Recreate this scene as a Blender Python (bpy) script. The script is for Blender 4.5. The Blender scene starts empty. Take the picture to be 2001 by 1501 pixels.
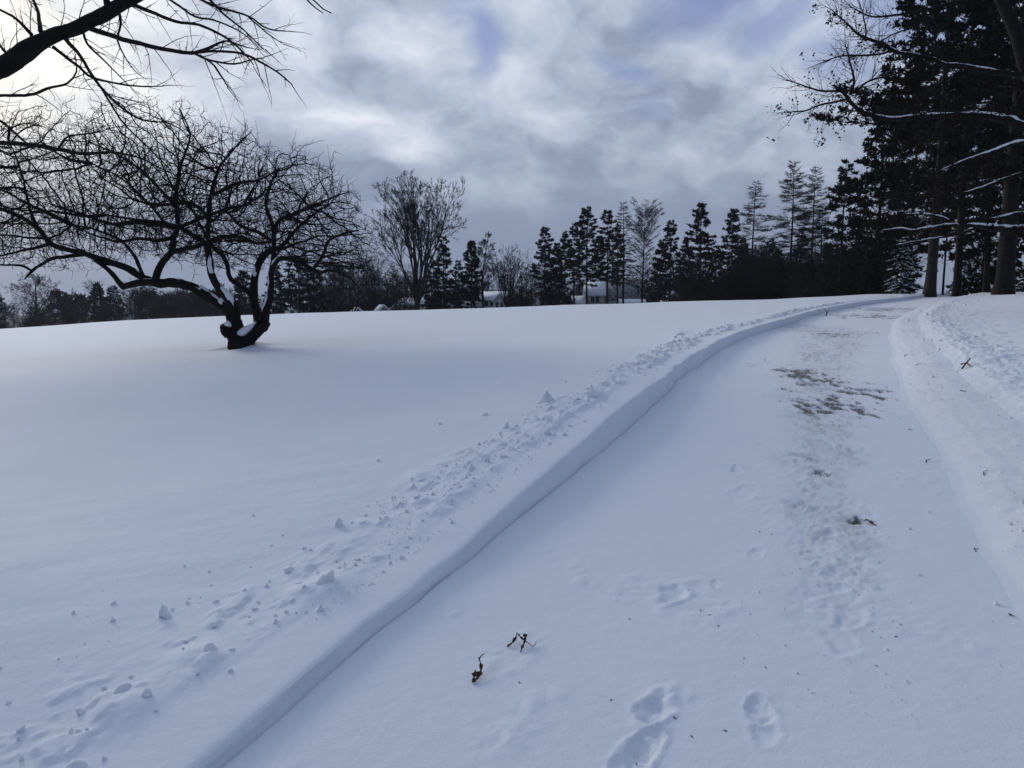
import bpy, math, random
import numpy as np
from mathutils import Vector
# ------------------------------------------------------------------ camera, sky, sun
SC = bpy.context.scene
COL = SC.collection
R = math.radians
FPX, PITCH, CAMZ = 1390.0, R(6.2), 1.6          # focal length in photo pixels, tilt down, eye height
F0 = 760.0; KD = FPX / F0                        # depths below are given in units of KD metres
CP, SP = math.cos(PITCH), math.sin(PITCH)
cam_d = bpy.data.cameras.new('camera'); cam = bpy.data.objects.new('camera', cam_d); COL.objects.link(cam)
cam.location = (0, 0, CAMZ); cam.rotation_euler = (R(90) - PITCH, 0, 0)
cam_d.sensor_width = 36; cam_d.lens = 36 * FPX / 2001; cam_d.clip_start = .05; cam_d.clip_end = 3000
SC.camera = cam
SC.view_settings.view_transform = 'Standard'; SC.view_settings.look = 'None'
SC.view_settings.exposure = .14; SC.view_settings.gamma = 1
SC.cycles.max_bounces = 4; SC.cycles.diffuse_bounces = 2; SC.cycles.glossy_bounces = 1
SC.cycles.volume_bounces = 0; SC.cycles.transparent_max_bounces = 4
SC.cycles.use_denoising = True

def ray(px, py):
    """direction through a photo pixel; its component along the optical axis is 1"""
    x = (px - 1000.5) / FPX; v = (750.5 - py) / FPX
    return np.array([x, CP + v * SP, -SP + v * CP])
def W(px, py, t, off=0.): return np.array([0, 0, CAMZ]) + (t * KD + off) * ray(px, py)

SUN_EL, SUN_AZ = R(16.5), R(-38)                   # azimuth from +Y towards +X
SUN = np.array([math.sin(SUN_AZ) * math.cos(SUN_EL), math.cos(SUN_AZ) * math.cos(SUN_EL), math.sin(SUN_EL)])
world = bpy.data.worlds.new('World'); SC.world = world; world.use_nodes = True
def build_world():
    nt = world.node_tree; nt.nodes.clear(); N = nt.nodes.new; L = nt.links.new
    def put(sock, v):
        if isinstance(v, bpy.types.NodeSocket): L(v, sock)
        elif v is not None: sock.default_value = v
    def M(op, a, b=None, c=None, clamp=False):
        n = N('ShaderNodeMath'); n.operation = op; n.use_clamp = clamp
        for i, v in enumerate((a, b, c)): put(n.inputs[i], v)
        return n.outputs[0]
    def VM(op, a, b=None, s=None):
        n = N('ShaderNodeVectorMath'); n.operation = op; put(n.inputs[0], a)
        if b is not None: put(n.inputs[1], b)
        if s is not None: put(n.inputs['Scale'], s)
        return n.outputs['Value'] if op in ('LENGTH', 'DOT_PRODUCT') else n.outputs[0]
    def NZ(vec, scale, det=5, rough=.55, dist=0, out='Fac'):
        n = N('ShaderNodeTexNoise'); put(n.inputs['Vector'], vec); n.inputs['Scale'].default_value = scale
        n.inputs['Detail'].default_value = det; n.inputs['Roughness'].default_value = rough
        n.inputs['Distortion'].default_value = dist
        return n.outputs[out]
    def SS(v, a, b, lo=0, hi=1):
        n = N('ShaderNodeMapRange'); n.interpolation_type = 'SMOOTHSTEP'
        for i, q in enumerate((v, a, b, lo, hi)): put(n.inputs[i], q)
        return n.outputs[0]
    tc = N('ShaderNodeTexCoord').outputs['Generated']
    d = VM('NORMALIZE', tc)
    sp = N('ShaderNodeSeparateXYZ'); L(d, sp.inputs[0]); dz = M('MAXIMUM', sp.outputs[2], 0)
    K = .42
    den = M('ADD', dz, K)
    cb = N('ShaderNodeCombineXYZ'); L(M('DIVIDE', sp.outputs[0], den), cb.inputs[0]); L(M('DIVIDE', sp.outputs[1], den), cb.inputs[1])
    p = cb.outputs[0]
    def pp(px, py):
        r = ray(px, py); r = r / np.linalg.norm(r); return np.array([r[0], r[1]]) / (max(r[2], 0) + K)
    # the layer is warped a little so the hand-placed breaks get ragged borders
    w1 = VM('SCALE', VM('SUBTRACT', NZ(p, 4.5, 4, .5, out='Color'), (.5, .5, .5)), s=.22)
    pw = VM('ADD', p, w1)
    def spot(x0, y0, x1, y1, wid):
        """soft elongated patch between two sky directions"""
        a, b = pp(x0, y0), pp(x1, y1); c = (a + b) / 2; l = np.linalg.norm(b - a) / 2 + 1e-3
        n = N('ShaderNodeMapping'); n.vector_type = 'TEXTURE'; L(pw, n.inputs[0])
        n.inputs['Location'].default_value = (c[0], c[1], 0)
        n.inputs['Rotation'].default_value = (0, 0, math.atan2(b[1] - a[1], b[0] - a[0]))
        n.inputs['Scale'].default_value = (l * 1.3, wid * .5, 1)
        return SS(VM('LENGTH', n.outputs[0]), 1.15, .1)
    big = NZ(pw, 2.7, 5, .5, .2); fine = NZ(pw, 8.0, 7, .57, .15)
    fade = SS(dz, .04, .24)
    t = M('MULTIPLY_ADD', M('SUBTRACT', big, .5), M('MULTIPLY', fade, 1.5), M('MULTIPLY_ADD', fade, .25, .20))
    t = M('MULTIPLY_ADD', M('SUBTRACT', fine, .5), M('MULTIPLY', fade, .85), t)
    for (a, k) in SKY_LIGHT: t = M('MULTIPLY_ADD', spot(*a), k, t)
    az = M('DIVIDE', sp.outputs[0], M('MAXIMUM', sp.outputs[1], .2))
    t = M('MULTIPLY_ADD', SS(az, .7, -.75), M('MULTIPLY', fade, .20), t)      # brighter towards the hidden sun
    t = M('MULTIPLY_ADD', SS(dz, .02, .2), .04, t)
    cr = N('ShaderNodeValToRGB'); put(cr.inputs[0], t); el = cr.color_ramp.elements
    stops = [(0, (.185, .222, .31)), (.33, (.27, .315, .41)), (.6, (.475, .53, .62)), (.85, (.70, .74, .785)), (1, (.88, .89, .89))]
    el[0].position, el[0].color = stops[0][0], (*stops[0][1], 1); el[1].position, el[1].color = stops[-1][0], (*stops[-1][1], 1)
    for q, c in stops[1:-1]:
        e = el.new(q); e.color = (*c, 1)
    cosv = VM('DOT_PRODUCT', d, tuple(SUN))
    g = M('POWER', M('MAXIMUM', cosv, 0), 70); g2 = M('POWER', M('MAXIMUM', cosv, 0), 24)
    gm = M('MULTIPLY', g, M('MULTIPLY_ADD', fine, 1.2, .25))
    def CM(mode, f, a, b):
        n = N('ShaderNodeMix'); n.data_type = 'RGBA'; n.blend_type = mode
        put(n.inputs[0], f); put(n.inputs[6], a); put(n.inputs[7], b); return n.outputs[2]
    cloud = CM('ADD', M('MULTIPLY', gm, 1.0), cr.outputs[0], (.95, .78, .44, 1))
    cloud = CM('ADD', M('MULTIPLY', g2, .10), cloud, (.8, .78, .70, 1))
    cloud10 = VM('SCALE', cloud, s=10.0)           # the background runs at 0.1
    sky = N('ShaderNodeTexSky'); sky.sky_type = 'NISHITA'; sky.sun_disc = False
    sky.sun_elevation = SUN_EL; sky.sun_rotation = SUN_AZ; sky.air_density = 1.3; sky.dust_density = 1.5
    gap = None
    for (a, k) in SKY_BLUE:
        s = M('MULTIPLY', spot(*a), k); gap = s if gap is None else M('MAXIMUM', gap, s)
    gap = M('MULTIPLY', gap, SS(fine, .98, .45), clamp=True)
    blue = VM('ADD', VM('SCALE', sky.outputs[0], s=.25), (1.5, 2.0, 4.0))   # blue seen through thin veil
    out = CM('MIX', M('MULTIPLY', gap, .9), cloud10, blue)
    # unseen sky overhead and behind, dimmed and blued to darken the snow
    unseen_dim = M('MULTIPLY', SS(dz, .42, .8, 1, UNSEEN_DIM[0]), SS(sp.outputs[1], .25, -.35, 1, UNSEEN_DIM[1]))
    out = VM('SCALE', out, s=unseen_dim)
    out = CM('MULTIPLY', M('SUBTRACT', 1.15, unseen_dim, clamp=True), out, (.72, .90, 1.32, 1))
    bg = N('ShaderNodeBackground'); L(out, bg.inputs[0]); bg.inputs[1].default_value = .1
    o = N('ShaderNodeOutputWorld'); L(bg.outputs[0], o.inputs[0])
SKY_LIGHT = [((640, 210, 900, 300, .16), .14), ((690, 290, 830, 300, .12), .16), ((950, 60, 1010, 190, .16), .18),
             ((760, 30, 880, 110, .2), .22), ((420, 60, 640, 20, .4), .2), ((1010, 220, 1100, 240, .25), .12),
             ((1300, 120, 1420, 60, .3), .08), ((640, 140, 700, 160, .2), -.14), ((780, 180, 900, 240, .2), -.14),
             ((500, 300, 640, 250, .5), -.1)]
SKY_BLUE = [((885, -40, 945, 175, .09), 1.0), ((1220, 130, 1260, 110, .16), .9), ((1290, 0, 1500, -40, .22), .8),
            ((1440, 90, 1600, 30, .16), .8), ((1580, 190, 1680, 60, .2), .7), ((1250, 230, 1240, 190, .1), .5),
            ((1700, 120, 1900, -80, .5), .8)]
UNSEEN_DIM = (.8, .52)
build_world()
sun_d = bpy.data.lights.new('sun', 'SUN'); sun_o = bpy.data.objects.new('sun', sun_d); COL.objects.link(sun_o)
sun_d.energy = 1.5; sun_d.angle = R(20); sun_d.color = (1, .95, .86)
sun_o.rotation_euler = Vector(SUN).to_track_quat('Z', 'Y').to_euler()

# ------------------------------------------------------------------ helpers
def tag(o, label=None, cat=None, group=None, kind=None):
    if label: o['label'] = label
    if cat: o['category'] = cat
    if group: o['group'] = group
    if kind: o['kind'] = kind
    return o
def link(name, me, mat, parent=None, smooth=True):
    o = bpy.data.objects.new(name, me); COL.objects.link(o)
    if mat is not None: me.materials.append(mat)
    if smooth: me.polygons.foreach_set('use_smooth', np.ones(len(me.polygons), bool))
    if parent: o.parent = parent
    return o
def mesh_np(name, V, F):
    """V (n,3); F a list of (m,k) index arrays"""
    V = np.asarray(V, np.float32); me = bpy.data.meshes.new(name)
    F = [np.asarray(f, np.int32) for f in F if len(f)]
    me.vertices.add(len(V)); me.vertices.foreach_set('co', V.ravel())
    nl = sum(f.size for f in F); me.loops.add(nl)
    me.loops.foreach_set('vertex_index', np.concatenate([f.ravel() for f in F]))
    tot = np.concatenate([np.full(len(f), f.shape[1], np.int32) for f in F])
    me.polygons.add(len(tot)); st = np.concatenate([[0], np.cumsum(tot)[:-1]]).astype(np.int32)
    me.polygons.foreach_set('loop_start', st); me.polygons.foreach_set('loop_total', tot)
    me.update(calc_edges=True); me.validate()
    return me
def empty(name, loc, label, cat, group=None, rz=0):
    o = bpy.data.objects.new(name, None); COL.objects.link(o); o.location = tuple(loc); o.rotation_euler = (0, 0, rz)
    o.empty_display_size = .2
    return tag(o, label, cat, group)
def copy_tree(o, parent=None):
    c = o.copy(); COL.objects.link(c)
    if parent: c.parent = parent
    for ch in o.children: copy_tree(ch, c)
    return c
def hash2(ix, iy, s):
    h = (ix.astype(np.int64) * 374761393 + iy.astype(np.int64) * 668265263 + s * 1442695041) & 0xffffffff
    h = ((h ^ (h >> 13)) * 1274126177) & 0xffffffff
    return ((h ^ (h >> 16)) & 0xffffff) / float(0xffffff)
def vnoise(x, y, s=0):
    ix, iy = np.floor(x), np.floor(y); fx, fy = x - ix, y - iy
    fx = fx * fx * fx * (fx * (fx * 6 - 15) + 10); fy = fy * fy * fy * (fy * (fy * 6 - 15) + 10)
    a, b = hash2(ix, iy, s), hash2(ix + 1, iy, s); c, d = hash2(ix, iy + 1, s), hash2(ix + 1, iy + 1, s)
    return (a + (b - a) * fx) * (1 - fy) + (c + (d - c) * fx) * fy - .5
def fbm(x, y, s=0, o=4, g=.5):
    t = 0; a = 1; n = 0
    for k in range(o):
        t = t + a * vnoise(x * 2 ** k + 17.3 * k, y * 2 ** k - 9.1 * k, s + k); n += a; a *= g
    return t / n * 2
def sstep(a, b, x):
    t = np.clip((x - a) / (b - a), 0, 1); return t * t * (3 - 2 * t)

# ------------------------------------------------------------------ materials
def mat(name, col, rough=.8, noise=None, bump=None, spec=.3, col2=None):
    """procedural: base colour broken by noise, a noise bump"""
    m = bpy.data.materials.new(name); m.use_nodes = True; nt = m.node_tree; b = nt.nodes['Principled BSDF']
    b.inputs['Base Color'].default_value = (*col, 1); b.inputs['Roughness'].default_value = rough
    b.inputs['Specular IOR Level'].default_value = spec
    tc = nt.nodes.new('ShaderNodeTexCoord')
    if noise:
        n = nt.nodes.new('ShaderNodeTexNoise'); n.inputs['Scale'].default_value = noise; n.inputs['Detail'].default_value = 4
        nt.links.new(tc.outputs['Object'], n.inputs['Vector'])
        r = nt.nodes.new('ShaderNodeValToRGB'); nt.links.new(n.outputs['Fac'], r.inputs[0])
        r.color_ramp.elements[0].position = .32; r.color_ramp.elements[1].position = .68
        r.color_ramp.elements[0].color = (*col, 1); r.color_ramp.elements[1].color = (*(col2 or [c * 1.6 for c in col]), 1)
        nt.links.new(r.outputs[0], b.inputs['Base Color'])
    if bump:
        n = nt.nodes.new('ShaderNodeTexNoise'); n.inputs['Scale'].default_value = bump[0]; n.inputs['Detail'].default_value = 5
        nt.links.new(tc.outputs['Object'], n.inputs['Vector'])
        q = nt.nodes.new('ShaderNodeBump'); q.inputs['Strength'].default_value = bump[1]; q.inputs['Distance'].default_value = bump[2]
        nt.links.new(n.outputs['Fac'], q.inputs['Height']); nt.links.new(q.outputs[0], b.inputs['Normal'])
    return m
M_BARK = mat('bark', (.013, .011, .010), .9, 9, (26, .9, .02), .15)
M_BARK_P = mat('pine_bark', (.026, .021, .018), .9, 7, (18, .9, .03), .15)
M_TWIG = mat('twig', (.011, .009, .009), .9, 3, None, .1)
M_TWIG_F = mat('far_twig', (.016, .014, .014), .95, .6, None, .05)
M_BRUSH = mat('brush', (.017, .014, .013), .95, .6, None, .05)
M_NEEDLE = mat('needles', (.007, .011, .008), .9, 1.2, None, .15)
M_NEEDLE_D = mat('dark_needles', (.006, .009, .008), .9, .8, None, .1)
M_SNOW = mat('snow', (.80, .83, .88), .65, 3, (40, .25, .01), .25, (.83, .86, .90))
M_OAKLEAF = mat('oak_leaf', (.012, .008, .007), .9, 4, None, .05, (.026, .015, .011))
M_LEAF = mat('dead_leaf', (.040, .020, .011), .7, 60, (90, .5, .004), .3, (.13, .062, .030))
M_CHIP = mat('leaf_scrap', (.035, .024, .018), .85, 30)
M_STICK = mat('stick', (.030, .022, .017), .85, 30)
# ------------------------------------------------------------------ terrain
_h = np.array([ray(*p) for p in [(-600, 690), (0, 645), (250, 628), (500, 617), (1000, 602), (1300, 592), (1500, 587), (1700, 577), (2001, 572), (2600, 566)]])
E_S = _h[:, 0] / _h[:, 1]; E_E = _h[:, 2] / _h[:, 1] + .0022
def base(x, y):
    """road-level terrain: a slope up to a crest, falling away beyond it"""
    x = np.asarray(x, float); y = np.asarray(y, float)
    P = .05 * x + .03 * y
    ys = np.maximum(y, .5); s = np.clip(x / ys, -1.4, 1.4)
    E = np.interp(s, E_S, E_E); yc = 1.4 / np.maximum(.05 * s + .03 - E, .016)
    w = ys / yc - 1
    ex = 1.4 * np.logaddexp(0, 8 * w) / 8
    ex = np.where(y > 2, ex, 0)
    far = np.maximum(0, ys - 1.15 * yc)
    drop = 2.6 * (1 - np.exp(-(far / 40) ** 1.5)) + .007 * np.maximum(0, ys - 280)
    return P - ex - drop
def hit(px, py, lift=0.):
    r = ray(px, py); t = .5
    for _ in range(4000):
        q = np.array([0, 0, CAMZ]) + t * r
        if q[2] <= base(q[0], q[1]) + lift: return q
        t *= 1.003
    return q
L_PX = [(430, 1500), (550, 1400), (650, 1315), (740, 1245), (820, 1190), (900, 1120), (1000, 1032), (1100, 952), (1180, 888),
        (1250, 822), (1300, 775), (1322, 745), (1400, 692), (1450, 664), (1540, 634), (1600, 614), (1680, 598), (1760, 588)]
R_PX = [(2001, 1290), (1950, 1130), (1900, 1030), (1850, 930), (1800, 850), (1762, 775), (1742, 705), (1734, 655), (1744, 628), (1784, 606), (1830, 592)]
def edge(pxs):
    pts = np.array([hit(*p)[:2] for p in pxs]); pts = pts[np.argsort(pts[:, 1])]
    a, b = pts[0], pts[1]; m = (b[0] - a[0]) / (b[1] - a[1]); pre = [a[0] + m * (-8 - a[1]), -8]
    a, b = pts[-2], pts[-1]; m = np.clip((b[0] - a[0]) / max(b[1] - a[1], .1), .5, .8); post = [b[0] + m * (700 - b[1]), 700]
    return np.vstack([pre, pts, post])
EL, ER = edge(L_PX), edge(R_PX)
def x_left(y):
    return (np.interp(y - .4, EL[:, 1], EL[:, 0]) + np.interp(y, EL[:, 1], EL[:, 0]) + np.interp(y + .4, EL[:, 1], EL[:, 0])) / 3 \
        + .05 * vnoise(y * .9, y * 0, 5) + .02 * vnoise(y * 3.2, y * 0, 6) + sstep(7, 12, y) * (.10 * np.maximum(0, vnoise(y * 1.6, y * 0, 16)) + .05 * vnoise(y * 5, y * 0, 17))
def x_right(y):
    return np.maximum((np.interp(y - .7, ER[:, 1], ER[:, 0]) + np.interp(y, ER[:, 1], ER[:, 0]) + np.interp(y + .7, ER[:, 1], ER[:, 0])) / 3
        + .08 * vnoise(y * 1.3, y * 0, 8) + .03 * vnoise(y * 5, y * 0, 9), x_left(y) + 1.2)
def bank_h(y): return np.interp(y, [0, 2.3, 4, 5.5, 7.5, 11, 16.5, 25, 46], [.08, .09, .13, .21, .30, .27, .24, .2, .16])
_q = hit(463, 682, .19); T_APPLE = float(_q[1] / ray(463, 682)[1] / KD); APPLE = W(463, 682, T_APPLE)
CLODS = [(637, 1135, .075, 'largest rounded snow lump on the bank, near the picture foot'), (823, 940, .048, 'blocky snow clod standing well back from the bank edge'), (862, 921, .032, 'upright snow clod just right of the blocky clod'),
         (240, 1348, .045, 'pointed snow clod in the near left corner of the bank'), (378, 1252, .036, 'leaning snow clod between the pointed clod and the largest lump'), (582, 1142, .032, 'flat snow slab just left of the largest lump'),
         (708, 1022, .028, 'cone-shaped snow clod beyond the largest lump'), (872, 981, .03, 'snow clod on the bank strip nearest the cut edge, below the blocky clod'),
         (1330, 655, .15, 'heap of broken snow where the bank starts to bend right'), (1245, 712, .08, 'small snow clod below the heap at the bend')]
MOUNDS = [(*hit(a, b, .17)[:2], s) for a, b, s, _ in CLODS]
def left_h(x, y, d):
    h = bank_h(y) * (1 - sstep(.4, 3.0, d)) + .2 * sstep(.4, 3.0, d)
    z = base(x, y) + h
    z = z - .008 * np.exp(-d / .012) - .010 * np.exp(-d / .2)
    near = 1 / (1 + (y / 26.) ** 2)
    z = z + .05 * fbm(x * .22, y * .22, 11, 3) * sstep(1, 5, d) + .018 * fbm(x * .9, y * .9, 12, 3) * near
    z = z + .006 * near * fbm(x * 1.1 + y * .7, (y - x * .4) * 4.2, 13, 3) * sstep(.2, 1, d)      # wind ripples
    far = 1 - .5 * sstep(7, 30, y)
    lo, hi = .30 + .08 * vnoise(y * 1.3, y * 0, 20), .72 + .3 * vnoise(y * .9, y * 0, 21)
    m = sstep(lo, lo + .14, d) * (1 - sstep(hi, hi + .35, d))
    patch = sstep(-.35, .25, fbm(y * .7, d * 2, 22, 2)) * .8 + .2
    rug = np.abs(fbm(x * 7, y * 7, 23, 4, .6))
    lump = np.maximum(0, fbm(x * 3.2, y * 3.2, 24, 3)) ** 1.5
    z = z + m * patch * (.5 + .5 * sstep(4, 9, y)) * (.022 + .022 * lump + .030 * rug + .016 * np.abs(fbm(x * 17, y * 17, 26, 3, .6)) * (y < 17))
    for (cx, cy, s) in MOUNDS:
        z = z + .55 * s * np.exp(-(((x - cx) / (2.0 * s)) ** 2 + ((y - cy) / (2.4 * s)) ** 2))
    chunk = fbm(x * 8, y * 6, 27, 3, .55)
    z = z + m * (sstep(.20, .28, chunk) * .011 + sstep(.36, .44, chunk) * .016) * (.5 + .5 * sstep(4, 9, y)) * (1 + .03 * y) * (y < 30)
    dx, dy = x - APPLE[0], y - APPLE[1]
    z = z + .20 * np.exp(-(((dx - .45) / .42) ** 2 + ((dy - .1) / .5) ** 2)) - .07 * np.exp(-(((dx + .1) / .35) ** 2 + ((dy + .25) / .3) ** 2))
    a = sstep(2.2, .9, np.hypot(dx + .6, dy + .9)) if False else np.exp(-(((dx + .7) / 1.3) ** 2 + ((dy + .5) / .8) ** 2))
    z = z + a * .03 * fbm(x * 3.5, y * 3.5, 25, 3)
    return z
# scuffed strip and footprints on the road, found from where they lie
STRIP = np.array([hit(*p)[:2] for p in [(1665, 1480), (1665, 1290), (1645, 1180), (1618, 1040), (1605, 930), (1603, 840), (1600, 760), (1610, 690), (1640, 650)]])
PRINTS = []
for (px, py, l, w, dep, kick) in [(1316, 1165, .22, .15, .035, 1), (1396, 1142, .10, .06, .015, 0), (1279, 1388, .20, .14, .04, 1), (1345, 1362, .06, .05, -.012, 0),
                                  (1486, 1388, .13, .10, .035, 0), (1496, 1432, .14, .10, .018, 1), (1262, 1462, .20, .12, .03, 1), (1440, 918, .22, .12, .02, 0),
                                  (1452, 962, .34, .2, .014, 1), (1664, 1205, .24, .15, .022, 1), (1645, 1262, .25, .16, .014, 0), (1606, 930, .3, .25, .018, 1),
                                  (1540, 905, .2, .12, .012, 0), (1640, 1130, .25, .2, .014, 1), (1478, 1082, .2, .1, .012, 1), (1660, 985, .3, .16, .014, 1),
                                  (1235, 1490, .2, .13, .03, 1)]:
    q = hit(px, py); PRINTS.append((q[0], q[1], l * .95, w * .7, dep, kick))
BARE = [(1618, 745, .55, 1.5, 1.0), (1640, 790, .5, .6, .85), (1600, 800, .35, .35, .8), (1520, 715, .5, .7, .45), (1640, 828, .4, .22, .6), (1608, 925, .16, .14, .55),
        (1570, 780, .5, .6, .45), (1690, 780, .3, .5, .4), (1690, 1020, .10, .05, .6)]
BARE = [(*hit(a, b)[:2], c, d * KD, k) for a, b, c, d, k in BARE]
BARE += [(*hit(a, b)[:2], c, d * KD, k) for a, b, c, d, k in [(1680, 617, 1.3, 1.5, .75), (1735, 605, 1.6, 2.2, .8), (1620, 655, 1.4, .5, .4)]]
def road_h(x, y):
    z = base(x, y)
    xl, xr = x_left(y), x_right(y); u = (x - xl) / (xr - xl)
    z = z + .010 * fbm(x * .8, y * .8, 31, 3) + .04 * np.exp(-(x - xl) / .35) * (.6 + vnoise(y * .8, y * 0, 33))
    sx = np.interp(y, STRIP[::1, 1], STRIP[:, 0]); dd = np.abs(x - sx)
    wid = np.interp(y, [1.8, 4.4, 7.3, 13, 18, 26], [.22, .28, .40, .7, .9, .6])
    m = sstep(wid * 1.25, wid * .5, dd + .25 * vnoise(x * 4, y * 4, 34)) * sstep(2.2, 4.0, y) * (1 - .6 * sstep(16, 24, y))
    rag = np.abs(fbm(x * 9, y * 9, 35, 4, .65)); rag2 = fbm(x * 3, y * 3, 36, 3)
    m = m * (.25 + .75 * sstep(-.2, .3, fbm(x * 1.6, y * 1.1, 39, 2)))
    z = z + m * (-.012 + .030 * rag + .008 * rag2)
    z = z + .012 * sstep(.25, .6, fbm(x * 2.3, y * 2.3, 37, 3)) * np.abs(fbm(x * 11, y * 11, 38, 3)) * (1 - sstep(15, 26, y))
    for (cx, cy, l, w, dep, kick) in PRINTS:
        ca, sa = math.cos(.3 + .25 * kick), math.sin(.3 + .25 * kick); ddx, ddy = x - cx, y - cy
        near = (np.abs(ddx) < .9) & (np.abs(ddy) < 1.2)
        if not near.any(): continue
        a, b = (ddx[near] * sa + ddy[near] * ca) / (l * .62), (ddx[near] * ca - ddy[near] * sa) / (w * .62)
        n = fbm(x[near] * 9, y[near] * 9, 40, 3)
        r = np.sqrt(a * a + b * b) + .55 * n
        dep = dep * .5; g = -dep * sstep(1.12, .62, r) * (.75 + .6 * n) + abs(dep) * .42 * np.exp(-((r - 1.15) / .17) ** 2) * (.5 + np.maximum(0, n + .3))
        g = g + (.6 * abs(dep) * fbm(x[near] * 26, y[near] * 26, 41, 4, .65) * sstep(1.5, .8, r))
        if kick: g = g + .6 * abs(dep) * np.exp(-(((a - 1.5) / .5) ** 2 + ((b - .3) / .45) ** 2)) * np.abs(fbm(x[near] * 14, y[near] * 14, 42, 3)) * 2
        z[near] += g
    return z
def bare_mask(x, y):
    b = np.zeros_like(x)
    for (cx, cy, rx, ry, k) in BARE:
        r = np.hypot((x - cx) / rx, (y - cy) / ry); b = np.maximum(b, k * sstep(1.15, .15, r))
    n = fbm(x * 3.4, y * 2.4, 50, 5, .72); n2 = fbm(x * 15, y * 4.5, 51, 4, .6)
    sx = np.interp(y, STRIP[:, 1], STRIP[:, 0]); wid = np.interp(y, [1.8, 4.4, 7.3, 13, 18, 26], [.2, .26, .40, .75, .9, .5])
    grit = sstep(wid * 1.3, wid * .3, np.abs(x - sx) + .3 * fbm(x * 2, y * 1.2, 53, 3)) * sstep(2.2, 5, y) * (1 - .5 * sstep(20, 30, y))
    grit = grit * (.05 + .22 * sstep(-.1, .45, fbm(x * 11, y * 5, 54, 4, .65)) + .10 * sstep(-.2, .4, n))
    return np.maximum(grit, sstep(.34, .56, b * .52 + n * .62 + n2 * .62) * (b > .02))
def right_h(x, y, d):
    w = np.interp(y, [0, 5, 15, 26], [1.0, 1.0, .9, .8]); q = d / w
    prof = np.interp(q, [0, .08, .2, .34, .6, .85, 1.1, 1.35, 1.8, 3, 6], [0, .012, .05, .085, .115, .115, .18, .20, .17, .18, .2])
    z = base(x, y) + prof
    near = 1 / (1 + (y / 26.) ** 2)
    z = z + .05 * fbm(x * .25, y * .25, 61, 3) * sstep(1, 5, d) + .035 * fbm(x * 1.1, y * 1.1, 62, 3) * sstep(.05, .8, d)
    rough = sstep(.06, .3, q) * (.35 + .65 * sstep(.9, 1.2, q)) * (1 - .75 * sstep(11, 40, y))
    z = z + rough * (.045 * np.abs(fbm(x * 4.5, y * 4.5, 63, 4, .6)) + .020 * fbm(x * 12, y * 12, 64, 3))
    return z
def build_ground():
    ys = list(np.arange(-8, 1.1, .25)); y = 1.1
    while y < 66: ys.append(y); y += max(.012, .0055 * y)
    while y < 1600: ys.append(y); y *= 1.035
    ys = np.array(ys)
    def offs(fine, n, g, end=420):
        o = list(np.linspace(0, fine, n)); st = o[-1] - o[-2]
        while o[-1] < end: st *= g; o.append(o[-1] + min(st, 40))
        return np.array(o)
    dl = offs(1.15, 96, 1.06)[::-1]; dr = offs(1.6, 110, 1.06)
    xl, xr = x_left(ys), x_right(ys)
    def sheet(name, X, Y, Z, attr=None):
        r, c = X.shape; V = np.stack([X, Y, Z], -1).reshape(-1, 3)
        i = np.arange(r * c).reshape(r, c)
        F = np.stack([i[:-1, :-1], i[:-1, 1:], i[1:, 1:], i[1:, :-1]], -1).reshape(-1, 4)
        me = mesh_np(name, V, [F])
        if attr is not None:
            a = me.attributes.new('wear_tint', 'FLOAT', 'POINT'); a.data.foreach_set('value', attr.astype(np.float32).ravel())
        return link(name, me, M_GROUND)
    # bank face: a steep cut, a little hollow at its foot
    hb = bank_h(ys)
    lean = np.where(ys < 55, .028 + .03 * vnoise(ys * 1.2, ys * 0, 70), .03)
    lean = lean * (hb / .2)
    xt = xl - lean                                               # lip of the cut
    X = xt[:, None] - dl[None, :]; Y = np.repeat(ys[:, None], len(dl), 1)
    ZL = left_h(X, Y, np.repeat(dl[None, :], len(ys), 0))
    tag(sheet('snow_field', X, Y, ZL), kind='structure')
    t = np.linspace(0, 1, 9)
    zt = ZL[:, -1]; xb = xl; zb_ = road_h(xb, ys) - .012
    XF = xt[:, None] + (xb - xt)[:, None] * (t ** 1.4)[None, :]; YF = np.repeat(ys[:, None], 9, 1)
    ZF = zt[:, None] + (zb_ - zt)[:, None] * t[None, :]
    env = np.sin(np.pi * t)[None, :] * (1 - .6 * sstep(9, 22, YF))
    XF = XF + env * .030 * fbm(YF * 2.2, ZF * 9, 71, 4)
    tag(sheet('snow_bank', XF, YF, ZF), kind='structure')
    u = np.linspace(0, 1, 230); XR = xl[:, None] + (xr - xl)[:, None] * u[None, :]; YR = np.repeat(ys[:, None], len(u), 1)
    ZR = road_h(XR, YR); ZR[:, 0] -= .012
    wear_tint = bare_mask(XR, YR)
    ZR = ZR - .022 * wear_tint + .03 * sstep(0, .3, wear_tint) * np.abs(fbm(XR * 8, YR * 6, 52, 4, .65))
    tag(sheet('road', XR, YR, ZR, wear_tint), kind='structure')
    XX = xr[:, None] + dr[None, :]; YY = np.repeat(ys[:, None], len(dr), 1); D = np.repeat(dr[None, :], len(ys), 0)
    ZX = right_h(XX, YY, D); ZX[:, 0] = ZR[:, -1]
    yellow_tint = -.28 * sstep(.0, .35, D + .25 * vnoise(XX * 1.6, YY * 1.6, 74)) * (1 - sstep(.55, .95, D + .3 * vnoise(XX * 2, YY * 2, 73))) * (1 - sstep(9, 17, YY))  # yellowish tint in a ragged band beside the road, fading with distance
    tag(sheet('snowy_verge', XX, YY, ZX, yellow_tint), kind='structure')
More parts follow.
